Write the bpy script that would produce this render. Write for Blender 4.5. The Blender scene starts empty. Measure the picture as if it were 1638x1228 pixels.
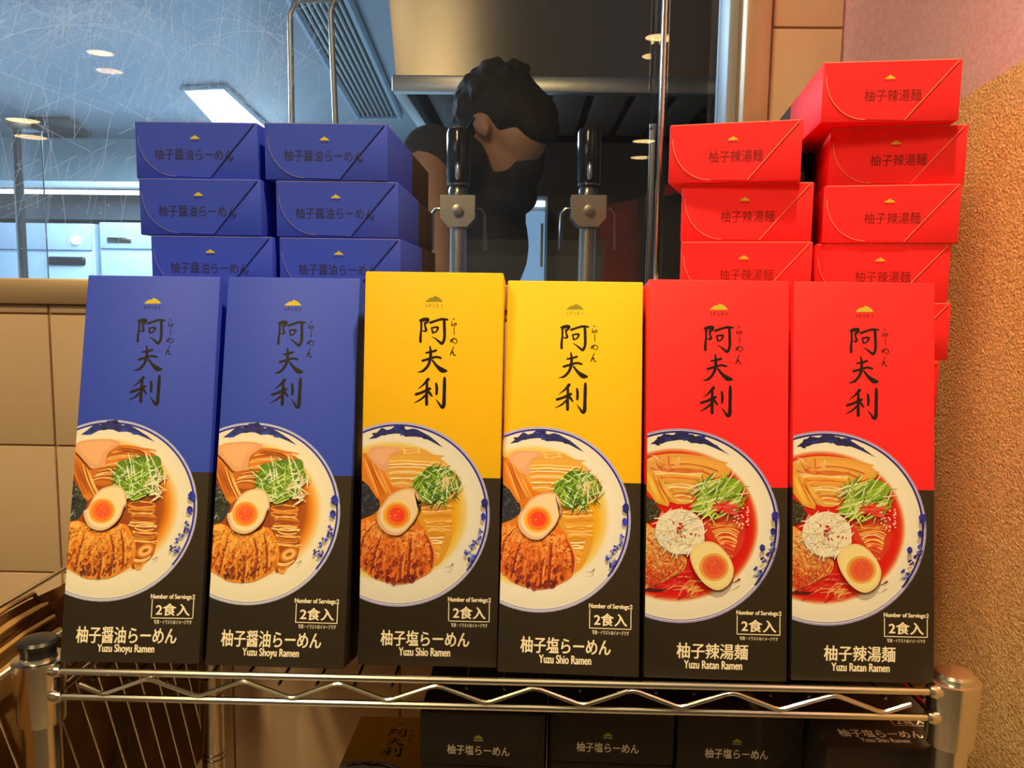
import bpy, bmesh, math, random
from mathutils import Vector, Matrix
import numpy as np
random.seed(7)
SC = bpy.context.scene
COL = SC.collection
R = math.radians

# ------------------------------------------------------------------ camera
CAM = Vector((0.3292, -0.5607, 0.2723))
RT = Vector((0.99968, 0.02206, 0.01370)).normalized()
UP = Vector((-0.01623, 0.11520, 0.99321)).normalized()
FW = UP.cross(RT).normalized()
UP = RT.cross(FW).normalized()
FPX = 1326.5
cd = bpy.data.cameras.new('camera'); cam = bpy.data.objects.new('camera', cd); COL.objects.link(cam)
cam.matrix_world = Matrix((( RT.x, UP.x, -FW.x, CAM.x), (RT.y, UP.y, -FW.y, CAM.y), (RT.z, UP.z, -FW.z, CAM.z), (0, 0, 0, 1)))
cd.sensor_width = 36; cd.lens = 36*FPX/1638; cd.clip_start = .02; cd.clip_end = 60
SC.camera = cam
def ray(px, py): return FW + RT*((px-819)/FPX) - UP*((py-614)/FPX)
def at(px, py, Y):
    d = ray(px, py); return CAM + d*((Y-CAM.y)/d.y)
def atz(px, py, Z):
    d = ray(px, py); return CAM + d*((Z-CAM.z)/d.z)

# ------------------------------------------------------------------ world, lights, exposure
SC.view_settings.view_transform = 'Standard'; SC.view_settings.look = 'None'
SC.view_settings.gamma = 1; SC.view_settings.use_curve_mapping = False
SC.view_settings.exposure = 0.0
wd = bpy.data.worlds.new('world'); SC.world = wd; wd.use_nodes = True
bg = wd.node_tree.nodes['Background']; bg.inputs[0].default_value = (1.0, .78, .48, 1); bg.inputs[1].default_value = .22
def light(name, kind, loc, tgt, energy, color, **kw):
    l = bpy.data.lights.new(name, kind); l.energy = energy; l.color = color
    for k, v in kw.items(): setattr(l, k, v)
    o = bpy.data.objects.new(name, l); COL.objects.link(o); o.location = loc
    d = Vector(tgt)-Vector(loc); o.rotation_euler = d.to_track_quat('-Z', 'Y').to_euler()
    return o
WARM = (1.0, .73, .33)
light('key_spot', 'SPOT', (.50, -.20, 1.42), (.40, -.15, .1), 112, WARM, spot_size=R(72), spot_blend=1.0, shadow_soft_size=.03)
light('left_tile_fill', 'SPOT', (-.45, -.45, 1.48), (-.30, .42, .10), 24, WARM, spot_size=R(52), spot_blend=.9, shadow_soft_size=.03)  # added spot that brightens the left tiles, no fixture behind it
light('front_fill', 'AREA', (-.28, -1.10, 1.50), (.35, .1, .12), 22, (1.0, .77, .38), shape='RECTANGLE', size=.4, size_y=.5)
light('kitchen_tube', 'AREA', (-2.1, 4.0, 1.42), (-2.1, 4.0, 0), 350, (.52, .77, 1.0), shape='RECTANGLE', size=1.6, size_y=2.4)
light('kitchen_warm', 'SPOT', (-.24, 1.0, 1.38), (.0, 2.0, 1.0), 1.8, (1.0, .78, .42), spot_size=R(95), spot_blend=.8, shadow_soft_size=.05)

# ------------------------------------------------------------------ helpers
def lin(c):
    c = c/255.0
    return c/12.92 if c <= .04045 else ((c+.055)/1.055)**2.4
def srgb(r, g, b): return (lin(r), lin(g), lin(b))
def mat(name, col, rough=.5, metal=0, spec=.5, noise=None, bump=None, coat=0, trans=0):
    m = bpy.data.materials.new(name); m.use_nodes = True
    nt = m.node_tree; p = nt.nodes['Principled BSDF']
    p.inputs['Base Color'].default_value = (*col, 1); p.inputs['Roughness'].default_value = rough
    p.inputs['Metallic'].default_value = metal; p.inputs['Specular IOR Level'].default_value = spec
    p.inputs['Coat Weight'].default_value = coat; p.inputs['Coat Roughness'].default_value = .15
    p.inputs['Transmission Weight'].default_value = trans
    if noise or bump:
        tc = nt.nodes.new('ShaderNodeTexCoord')
    if noise:
        sc, c2, lo, hi = noise
        n = nt.nodes.new('ShaderNodeTexNoise'); n.inputs['Scale'].default_value = sc; n.inputs['Detail'].default_value = 6
        nt.links.new(tc.outputs['Object'], n.inputs['Vector'])
        rp = nt.nodes.new('ShaderNodeValToRGB'); rp.color_ramp.elements[0].position = lo; rp.color_ramp.elements[1].position = hi
        rp.color_ramp.elements[0].color = (*col, 1); rp.color_ramp.elements[1].color = (*c2, 1)
        nt.links.new(n.outputs['Fac'], rp.inputs['Fac']); nt.links.new(rp.outputs['Color'], p.inputs['Base Color'])
    if bump:
        sc, st, dist = bump
        n = nt.nodes.new('ShaderNodeTexNoise'); n.inputs['Scale'].default_value = sc; n.inputs['Detail'].default_value = 3
        nt.links.new(tc.outputs['Object'], n.inputs['Vector'])
        b = nt.nodes.new('ShaderNodeBump'); b.inputs['Strength'].default_value = st; b.inputs['Distance'].default_value = dist
        nt.links.new(n.outputs['Fac'], b.inputs['Height']); nt.links.new(b.outputs['Normal'], p.inputs['Normal'])
    return m
def emit(name, col, s):
    m = bpy.data.materials.new(name); m.use_nodes = True; nt = m.node_tree
    e = nt.nodes.new('ShaderNodeEmission'); e.inputs[0].default_value = (*col, 1); e.inputs[1].default_value = s
    nt.links.new(e.outputs[0], nt.nodes['Material Output'].inputs[0]); return m

M = {}
def paper(name, col): M[name] = mat(name, col, .50, spec=.22, bump=(60, .06, .002))
paper('ink_blue', (.037, .073, .62)); paper('ink_yellow', (.80, .48, .010)); paper('ink_red', (.86, .024, .034)); paper('ink_black', (.040, .030, .023))
M['ink_dark'] = mat('ink_dark', (.012, .008, .008), .5)
M['ink_cream'] = mat('ink_cream', (.95, .88, .74), .5)
M['ink_gold'] = mat('ink_gold', (.62, .50, .04), .5)
M['ink_olive'] = mat('ink_olive', (.30, .27, .02), .5)
M['chrome'] = mat('chrome', (.90, .86, .80), .20, 1)
M['chrome_dark'] = mat('chrome_dark', (.30, .28, .26), .25, 1)
M['black_plastic'] = mat('black_plastic', (.015, .015, .018), .3)
M['steel'] = mat('steel', (.62, .60, .57), .32, 1, bump=(25, .03, .01))
M['steel_brush'] = mat('steel_brush', (.55, .50, .44), .38, 1)
M['kraft'] = mat('kraft', (.42, .22, .07), .8, noise=(30, (.36, .18, .055), .4, .6))
m = M['print'] = mat('print', (1, 1, 1), .40, spec=.45)
ca = m.node_tree.nodes.new('ShaderNodeVertexColor'); ca.layer_name = 'Col'
m.node_tree.links.new(ca.outputs['Color'], m.node_tree.nodes['Principled BSDF'].inputs['Base Color'])

def link(name, mesh, parent=None):
    o = bpy.data.objects.new(name, mesh); COL.objects.link(o)
    if parent is not None: o.parent = parent
    return o
def tag(o, label=None, cat=None, group=None, kind=None):
    if label: o['label'] = label
    if cat: o['category'] = cat
    if group: o['group'] = group
    if kind: o['kind'] = kind
    return o
def empty(name, loc, rot=(0, 0, 0), **kw):
    o = bpy.data.objects.new(name, None); COL.objects.link(o); o.location = loc; o.rotation_euler = rot
    o.empty_display_size = .02
    return tag(o, **kw)
class MB:
    def __init__(s): s.bm = bmesh.new(); s.mats = []
    def mi(s, m):
        if m not in s.mats: s.mats.append(m)
        return s.mats.index(m)
    def _setm(s, faces, m, smooth=False):
        i = s.mi(m)
        for f in faces: f.material_index = i; f.smooth = smooth
    def box(s, a, b, m, bev=0, seg=2, mtx=None):
        a, b = Vector(a), Vector(b); t = bmesh.new()
        bmesh.ops.create_cube(t, size=1)
        for v in t.verts: v.co = Vector((a.x+(v.co.x+.5)*(b.x-a.x), a.y+(v.co.y+.5)*(b.y-a.y), a.z+(v.co.z+.5)*(b.z-a.z)))
        if bev: bmesh.ops.bevel(t, geom=t.edges[:], offset=bev, segments=seg, profile=.5, affect='EDGES')
        s.merge(t, m, mtx); return s
    def merge(s, t, m, mtx=None, smooth=False):
        mp = {}
        for v in t.verts: mp[v] = s.bm.verts.new(mtx @ v.co if mtx else v.co)
        fs = []
        for f in t.faces:
            try: fs.append(s.bm.faces.new([mp[v] for v in f.verts]))
            except ValueError: pass
        s._setm(fs, m, smooth); t.free(); return fs
    def tube(s, pts, r, m, n=10, cap=True):
        pts = [Vector(p) for p in pts]; rs = r if isinstance(r, (list, tuple)) else [r]*len(pts)
        rings = []; up = None
        for i, p in enumerate(pts):
            d = (pts[min(i+1, len(pts)-1)]-pts[max(i-1, 0)]).normalized()
            if up is None: up = d.orthogonal().normalized()
            up = (up - d*up.dot(d)).normalized(); sd = d.cross(up)
            rings.append([s.bm.verts.new(p+rs[i]*(up*math.cos(2*math.pi*k/n)+sd*math.sin(2*math.pi*k/n))) for k in range(n)])
        fs = []
        for a, b in zip(rings, rings[1:]):
            for k in range(n): fs.append(s.bm.faces.new((a[k], a[(k+1) % n], b[(k+1) % n], b[k])))
        if cap:
            fs.append(s.bm.faces.new(rings[0][::-1])); fs.append(s.bm.faces.new(rings[-1]))
        s._setm(fs, m, True); return s
    def lathe(s, prof, c, m, n=24, axis='Z'):
        c = Vector(c); rings = []
        for r, h in prof:
            rg = []
            for k in range(n):
                a = 2*math.pi*k/n; q = Vector((r*math.cos(a), r*math.sin(a), h))
                if axis == 'Y': q = Vector((q.x, q.z, q.y))
                if axis == 'X': q = Vector((q.z, q.x, q.y))
                rg.append(s.bm.verts.new(c+q))
            rings.append(rg)
        fs = []
        for a, b in zip(rings, rings[1:]):
            for k in range(n): fs.append(s.bm.faces.new((a[k], a[(k+1) % n], b[(k+1) % n], b[k])))
        fs.append(s.bm.faces.new(rings[0][::-1])); fs.append(s.bm.faces.new(rings[-1]))
        s._setm(fs, m, True); return s
    def quad(s, pts, m):
        f = s.bm.faces.new([s.bm.verts.new(Vector(p)) for p in pts]); s._setm([f], m); return s
    def prism(s, poly, axis, a, b, m):
        """poly: 2D points; axis 'X','Y','Z' extruded from a to b"""
        def P(q, t): return {'X': Vector((t, q[0], q[1])), 'Y': Vector((q[0], t, q[1])), 'Z': Vector((q[0], q[1], t))}[axis]
        A = [s.bm.verts.new(P(q, a)) for q in poly]; B = [s.bm.verts.new(P(q, b)) for q in poly]
        fs = [s.bm.faces.new(A[::-1]), s.bm.faces.new(B)]
        for i in range(len(poly)): fs.append(s.bm.faces.new((A[i], A[(i+1) % len(poly)], B[(i+1) % len(poly)], B[i])))
        s._setm(fs, m); return s
    def mesh(s, name, sharp=35):
        bmesh.ops.recalc_face_normals(s.bm, faces=s.bm.faces)
        me = bpy.data.meshes.new(name); s.bm.to_mesh(me); s.bm.free()
        for m in s.mats: me.materials.append(m)
        me.set_sharp_from_angle(angle=R(sharp))
        return me
    def build(s, name, parent=None): return link(name, s.mesh(name), parent)

# ------------------------------------------------------------------ lettering
_fc = {}
def glyphs(txt):
    if txt not in _fc:
        cu = bpy.data.curves.new('t', 'FONT'); cu.body = txt; cu.size = 1
        o = bpy.data.objects.new('t', cu); COL.objects.link(o)
        me = bpy.data.meshes.new_from_object(o.evaluated_get(bpy.context.evaluated_depsgraph_get()))
        bpy.data.objects.remove(o); bpy.data.curves.remove(cu)
        v = [(p.co.x, p.co.y) for p in me.vertices]; f = [list(p.vertices) for p in me.polygons]
        bpy.data.meshes.remove(me)
        xs = [a for a, _ in v] or [0]; ys = [b for _, b in v] or [0]
        _fc[txt] = (v, f, min(xs), max(xs), min(ys), max(ys))
    return _fc[txt]
class Flat:
    """printed shapes on a panel: coordinates (u, v) in millimetres; each shape gets its own tiny height"""
    def __init__(s, W=100, lo=.5): s.v = []; s.f = []; s.c = []; s.h = 5e-5; s.W = W; s.lo = lo
    def clip(s, P, C):
        for side in (0, 1):
            out = []; oc = []; n = len(P)
            for i in range(n):
                a, b = P[i], P[(i+1) % n]; ca_, cb = C[i], C[(i+1) % n]
                da = a[0]-s.lo if side == 0 else s.W-s.lo-a[0]
                db = b[0]-s.lo if side == 0 else s.W-s.lo-b[0]
                if da >= 0: out.append(a); oc.append(ca_)
                if (da >= 0) != (db >= 0):
                    t = da/(da-db)
                    out.append((a[0]+t*(b[0]-a[0]), a[1]+t*(b[1]-a[1]))); oc.append(tuple(x+t*(y-x) for x, y in zip(ca_, cb)))
            P, C = out, oc
            if len(P) < 3: return [], []
        return P, C
    def up(s): s.h += 1.5e-6
    def face(s, P, C):
        if not isinstance(C, list): C = [C]*len(P)
        P, C = s.clip(P, C)
        if len(P) < 3: return
        i = len(s.v); s.v += [(p[0], p[1], s.h) for p in P]; s.f.append(list(range(i, i+len(P)))); s.c.append(C)
    def poly(s, P, C): s.up(); s.face(P, C)
    def smooth(s, P, C, k=3): s.poly(cr(P, k, True), C)
    def ring(s, c, r0, r1, C0, C1, n=72, a0=0, a1=360):
        s.up()
        for k in range(n):
            a, b = R(a0+(a1-a0)*k/n), R(a0+(a1-a0)*(k+1)/n)
            q = lambda r, t: (c[0]+r[0]*math.cos(t), c[1]+r[1]*math.sin(t))
            s.face([q(r0, a), q(r1, a), q(r1, b), q(r0, b)], [C0, C1, C1, C0])
    def disc(s, c, r, C, n=20, rot=0):
        s.poly([(c[0]+r[0]*math.cos(2*math.pi*k/n)*math.cos(rot)-r[1]*math.sin(2*math.pi*k/n)*math.sin(rot),
                 c[1]+r[0]*math.cos(2*math.pi*k/n)*math.sin(rot)+r[1]*math.sin(2*math.pi*k/n)*math.cos(rot)) for k in range(n)], C)
    def ribbon(s, P, w, C, k=4):
        s.up()
        Q = cr([(*p, ww) for p, ww in zip(P, w if isinstance(w, (list, tuple)) else [w]*len(P))], k, False)
        L = []
        for i, q in enumerate(Q):
            a, b = Q[max(i-1, 0)], Q[min(i+1, len(Q)-1)]
            dx, dy = b[0]-a[0], b[1]-a[1]; l = math.hypot(dx, dy) or 1
            nx, ny = -dy/l*q[2]/2, dx/l*q[2]/2
            L.append(((q[0]+nx, q[1]+ny), (q[0]-nx, q[1]-ny)))
        for (a, b), (c, d) in zip(L, L[1:]): s.face([a, c, d, b], C)
    def brush(s, P, w, C):
        """a brush stroke with rounded ends"""
        s.ribbon(P, w, C, 6)
        for p, r in ((P[0], w[0]), (P[-1], w[-1])):
            if r > 1: s.disc(p, (r*.48, r*.48), C, 12)
    def text(s, txt, u0, u1, v0, v1, C, bold=0, slant=0):
        v, f, x0, x1, y0, y1 = glyphs(txt)
        for db, dv in (((0, 0),) if not bold else ((-bold, 0), (bold, 0), (0, -bold*.7), (0, bold*.7), (0, 0))):
            s.up()
            i = len(s.v)
            for x, y in v:
                vv = v0+(y-y0)/(y1-y0)*(v1-v0)
                s.v.append((u0+(x-x0)/(x1-x0)*(u1-u0)+db+slant*(vv-v0), vv+dv, s.h))
            for q in f: s.f.append([i+k for k in q]); s.c.append([C]*len(q))
    def frame(s, u0, u1, v0, v1, t, C, top=True):
        s.up(); s.face([(u0, v0), (u1, v0), (u1, v0+t), (u0, v0+t)], C)
        s.face([(u0, v0), (u0+t, v0), (u0+t, v1), (u0, v1)], C); s.face([(u1-t, v0), (u1, v0), (u1, v1), (u1-t, v1)], C)
    def build(s, name, fn, parent, m=None):
        """fn(u, v, h) -> local position in metres"""
        me = bpy.data.meshes.new(name)
        me.from_pydata([fn(a/1000, b/1000, h) for a, b, h in s.v], [], s.f)
        at_ = me.color_attributes.new('Col', 'FLOAT_COLOR', 'CORNER')
        flat = []
        for C in s.c:
            for c in C: flat += [c[0], c[1], c[2], 1]
        at_.data.foreach_set('color', flat)
        me.materials.append(m or M['print'])
        return link(name, me, parent)
def cr(P, k, closed):
    """Catmull-Rom resampling"""
    n = len(P); out = []
    for i in range(n if closed else n-1):
        g = (lambda j: P[j % n]) if closed else (lambda j: P[max(0, min(n-1, j))])
        a, b, c, d = g(i-1), g(i), g(i+1), g(i+2)
        for t in range(k):
            t /= k
            out.append(tuple(.5*(2*B+(C-A)*t+(2*A-5*B+4*C-D)*t*t+(3*B-A-3*C+D)*t**3) for A, B, C, D in zip(a, b, c, d)))
    if not closed: out.append(tuple(P[-1]))
    return out

# ------------------------------------------------------------------ artwork on the carton fronts
BW, BH, BD = .100, .2829, .0453
def homog(q):
    """trace frame (four panel corners TL TR BR BL) -> panel millimetres"""
    A = []; b = []
    for (x, y), (u, v) in zip(q, ((0, BH*1000), (100, BH*1000), (100, 0), (0, 0))):
        A.append([x, y, 1, 0, 0, 0, -u*x, -u*y]); b.append(u)
        A.append([0, 0, 0, x, y, 1, -v*x, -v*y]); b.append(v)
    h = np.linalg.solve(np.array(A, float), np.array(b, float))
    def f(x, y):
        w = h[6]*x+h[7]*y+1; return ((h[0]*x+h[1]*y+h[2])/w, (h[3]*x+h[4]*y+h[5])/w)
    return f
HY = homog([(584, 436), (804.5, 441), (794, 1072.5), (574, 1067)])
HB = homog([(141.5, 447.5), (355.5, 448.5), (318, 1068), (96, 1061)])
HR = homog([(1041, 447.5), (1263, 450.5), (1257.5, 1090), (1027.6, 1086)])
def tr(h, ox, oy, s): return lambda P: [h(ox+x*s, oy+y*s) for x, y in P]
Y3 = tr(HY, 560, 670, .14661); Y4 = tr(HY, 560, 800, .15474)
B7 = tr(HB, 90, 670, .15263); B8 = tr(HB, 90, 800, .1547)
R5 = tr(HR, 1020, 670, .14661); R6 = tr(HR, 1020, 820, .15474)
K1 = tr(HY, 650, 460, .08143); K2 = tr(HY, 650, 550, .09775)
WREF = {'blue': srgb(222, 192, 140), 'yellow': srgb(232, 208, 148), 'red': srgb(252, 238, 178)}
_w = [WREF['yellow']]
def P_(r, g, b, k=.86): return tuple(min(.95, k*lin(a)/w) for a, w in zip((r, g, b), _w[0]))
def jit(c, d=.12):
    k = 1+random.uniform(-d, d); return tuple(min(.97, max(.004, a*k)) for a in c)

def emblem_shape(F, fn, C):
    F.poly(fn([(370, 325), (372, 312), (430, 262), (470, 240), (505, 243), (528, 226), (555, 200), (585, 222), (610, 226), (650, 252), (690, 292), (712, 325)]), C)
def calligraphy(F, C):
    s = lambda fn, L: F.brush(fn([(a, b) for a, b, _ in L]), [w*(.0371 if fn is K1 else .0445) for _, _, w in L], C)
    s(K1, [(288, 690, 50), (290, 850, 42), (275, 1000, 50), (275, 1110, 55)])
    s(K1, [(255, 690, 30), (330, 678, 75), (415, 668, 60), (410, 710, 55), (365, 760, 38)])
    s(K1, [(355, 740, 38), (370, 830, 40), (385, 885, 50), (345, 905, 30), (310, 885, 15)])
    s(K1, [(465, 738, 50), (600, 692, 45), (700, 670, 50), (805, 680, 35)])
    s(K1, [(735, 685, 55), (742, 850, 58), (740, 1050, 56), (695, 1150, 55), (640, 1115, 45), (560, 1050, 25), (490, 1010, 6)])
    s(K1, [(490, 840, 30), (515, 935, 40)])
    s(K1, [(495, 838, 30), (610, 830, 42), (598, 890, 36), (560, 925, 30), (500, 945, 25)])
    s(K2, [(380, 75, 22), (395, 180, 45), (385, 300, 50), (350, 400, 45), (270, 485, 40), (180, 505, 6)])
    s(K2, [(320, 188, 28), (400, 175, 35), (480, 152, 40)])
    s(K2, [(262, 318, 38), (380, 285, 40), (480, 258, 36), (560, 275, 36)])
    s(K2, [(425, 315, 30), (500, 410, 50), (580, 475, 80), (645, 488, 44)])
    s(K2, [(355, 625, 55), (290, 700, 35), (185, 785, 6)])
    s(K2, [(335, 640, 32), (335, 750, 46), (330, 880, 50), (330, 1035, 52)])
    s(K2, [(155, 870, 42), (250, 840, 42), (385, 778, 45)])
    s(K2, [(325, 870, 36), (240, 950, 30), (125, 1012, 8)])
    s(K2, [(340, 800, 30), (380, 850, 40), (415, 900, 28)])
    s(K2, [(485, 695, 36), (495, 780, 46), (490, 865, 42)])
    s(K2, [(622, 605, 42), (620, 700, 55), (615, 900, 55), (608, 1050, 62), (578, 1085, 45), (530, 1020, 30), (480, 950, 5)])
    s(K1, [(905, 655, 14), (940, 678, 18)]); s(K1, [(890, 705, 14), (885, 795, 18), (955, 750, 18), (975, 780, 16), (920, 812, 12)])
    s(K1, [(930, 835, 14), (932, 980, 17)])
    s(K1, [(872, 1065, 14), (905, 1110, 15), (935, 1148, 14)]); s(K1, [(935, 1035, 15), (890, 1095, 15), (862, 1125, 15), (868, 1080, 14), (930, 1055, 14), (985, 1078, 16), (985, 1120, 15), (950, 1160, 12)])
    s(K2, [(772, 85, 12), (740, 160, 15), (710, 235, 17)]); s(K2, [(725, 205, 12), (758, 172, 15), (768, 225, 16), (805, 232, 13)])

def texture_blobs(F, poly_, n, cols, rmin, rmax, stretch=1.0, ang=0):
    """irregular flecks scattered inside a polygon"""
    xs = [p[0] for p in poly_]; ys = [p[1] for p in poly_]
    def inside(x, y):
        c = False; j = len(poly_)-1
        for i in range(len(poly_)):
            xi, yi = poly_[i]; xj, yj = poly_[j]
            if (yi > y) != (yj > y) and x < (xj-xi)*(y-yi)/(yj-yi)+xi: c = not c
            j = i
        return c
    t = 0
    while n > 0 and t < 8000:
        t += 1
        x, y = random.uniform(min(xs), max(xs)), random.uniform(min(ys), max(ys))
        if not inside(x, y): continue
        n -= 1; r = random.uniform(rmin, rmax); a = ang+random.uniform(-.5, .5); k = 7
        col = random.choice(cols)
        if callable(col): col = col((y-min(ys))/(max(ys)-min(ys)))
        P = []
        for i in range(k):
            q = r*random.uniform(.55, 1.2); th = 2*math.pi*i/k
            px, py = q*stretch*math.cos(th), q*math.sin(th)
            P.append((x+px*math.cos(a)-py*math.sin(a), y+px*math.sin(a)+py*math.cos(a)))
        F.poly(P, jit(col))
def strands(F, fn, rows, cols, w, wob=6, k=4):
    """rows of wavy noodles: (x0, y0, x1, y1, sag)"""
    for x0, y0, x1, y1, sag in rows:
        n = 6; P = []
        for i in range(n):
            t = i/(n-1)
            P.append((x0+(x1-x0)*t+random.uniform(-wob, wob), y0+(y1-y0)*t+sag*4*t*(1-t)+random.uniform(-wob, wob)*.6))
        F.ribbon(fn(P), [w*random.uniform(.7, 1.1) for _ in range(n)], jit(random.choice(cols), .15), k)
def straws(F, fn, n, box, angs, L, cols, w):
    for _ in range(n):
        x, y = random.uniform(box[0], box[2]), random.uniform(box[1], box[3])
        if ((x-(box[0]+box[2])/2)/(box[2]-box[0])*2)**2+((y-(box[1]+box[3])/2)/(box[3]-box[1])*2)**2 > 1: continue
        a = R(random.choice(angs)+random.uniform(-18, 18)); l = random.uniform(*L)/2; b = random.uniform(-12, 12)
        F.ribbon(fn([(x-l*math.cos(a), y+l*math.sin(a)), (x+b*math.sin(a), y+b*math.cos(a)), (x+l*math.cos(a), y-l*math.sin(a))]), [w*.6, w, w*.5], jit(random.choice(cols), .15), 3)
def flowers(F, fnA, fnB, A, chain):
    blue = P_(50, 52, 140); navy = P_(40, 36, 80); pale = P_(120, 130, 180)
    for (fn, x, y, rx, ry) in A:
        for k in range(6):
            a = 2*math.pi*k/6+.3; c = fn([(x+rx*.5*math.cos(a), y+ry*.5*math.sin(a))])[0]
            F.disc(c, (rx*.034, ry*.03), jit(random.choice([blue, blue, navy]), .2), 9)
    for (x, y) in chain:
        for _ in range(7):
            c = fnB([(x+random.uniform(-22, 22), y+random.uniform(-22, 22))])[0]
            F.disc(c, (random.uniform(.5, 1.5), random.uniform(.4, .9)), jit(random.choice([blue, navy, pale, blue]), .2), 8, random.uniform(.3, 1.3))
def bowl_base(F, c, r, soup_c, soup_r, ringcols, mount):
    white = P_(228, 205, 150) if _w[0] != WREF['red'] else P_(250, 236, 178)
    if _w[0] == WREF['blue']: white = P_(222, 190, 135)
    F.ring(c, (0, 0), r, white, white)
    sc = lambda k: (r[0]*k, r[1]*k)
    F.ring(c, sc(.985), sc(1.0), P_(120, 110, 175), P_(190, 180, 215))
    F.ring(c, sc(.955), sc(.978), P_(48, 42, 112), P_(52, 46, 118), a0=-38, a1=140)
    F.ring(c, sc(.965), sc(.975), P_(120, 115, 170), P_(130, 120, 185), a0=140, a1=322)
    F.ring(c, sc(.80), sc(.95), white, tuple(a*.94 for a in white))
    prev = None
    for k, colr in ringcols:
        if prev: F.ring(soup_c, (soup_r[0]*k, soup_r[1]*k), (soup_r[0]*prev[0], soup_r[1]*prev[0]), colr, prev[1])
        prev = (k, colr)
    F.poly(mount, P_(44, 42, 80))
    c0 = mount[len(mount)//3]
    texture_blobs(F, mount, 14, [P_(42, 58, 115), P_(38, 32, 58)], .6, 1.6, 2)
def egg(F, white_pts, yolk_c, yolk_r, wc, wl, y1, y2, y3, rot=0):
    F.smooth([(p[0]+.2, p[1]-.5) for p in white_pts], P_(90, 40, 20), 4)
    F.smooth(white_pts, wc, 4)
    cx = sum(p[0] for p in white_pts)/len(white_pts); cy = sum(p[1] for p in white_pts)/len(white_pts)
    F.smooth([(cx+(p[0]-cx)*.9+.3, cy+(p[1]-cy)*.9+.3) for p in white_pts], wl, 4)
    F.disc(yolk_c, (yolk_r*1.08, yolk_r*1.02), y1, 28)
    F.disc((yolk_c[0]+.2, yolk_c[1]), (yolk_r*.86, yolk_r*.84), y2, 28)
    F.disc((yolk_c[0]+.3, yolk_c[1]+.2), (yolk_r*.6, yolk_r*.58), y3, 24)
    for k in range(9):
        a = random.uniform(0, 6.28); q = random.uniform(.1, .55)*yolk_r
        F.disc((yolk_c[0]+q*math.cos(a), yolk_c[1]+q*math.sin(a)), (random.uniform(.3, .7), random.uniform(.2, .4)), jit(random.choice([y1, y2, P_(250, 150, 110)]), .1), 7, a)
def mixc(a, b, t): return tuple(x+(y-x)*t for x, y in zip(a, b))
def pork(F, P, deep, mid, hi, burnt, dirs):
    F.smooth(P, mid, 3)
    def shade(bias):
        def f(t):
            t = min(1, max(0, t+random.uniform(-.28, .28)+bias))
            return mixc(burnt, deep, t/.3) if t < .3 else mixc(deep, mid, (t-.3)/.3) if t < .6 else mixc(mid, hi, (t-.6)/.4)
        return f
    ys = [p[1] for p in P]; y0, y1 = min(ys), max(ys); cx = sum(p[0] for p in P)/len(P)
    core = [(cx+(p[0]-cx)*.94, (y0+y1)/2+(p[1]-(y0+y1)/2)*.94) for p in P]
    texture_blobs(F, core, 170, [shade(.12)], 1.0, 2.4, 1.5, 1.3)
    for L in dirs:
        F.ribbon(L, [.4, 2.0, 1.2], mixc(deep, burnt, .3), 5)
        F.ribbon([(p[0]+1.7, p[1]) for p in L], [.3, 1.6, .6], mixc(mid, hi, .6), 5)
    texture_blobs(F, core, 260, [shade(.08), shade(-.04)], .35, .95, 1.6, 1.3)
    texture_blobs(F, core, 60, [mixc(hi, (1, .9, .6), .25), burnt], .2, .45, 1.5, 1.2)
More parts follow.
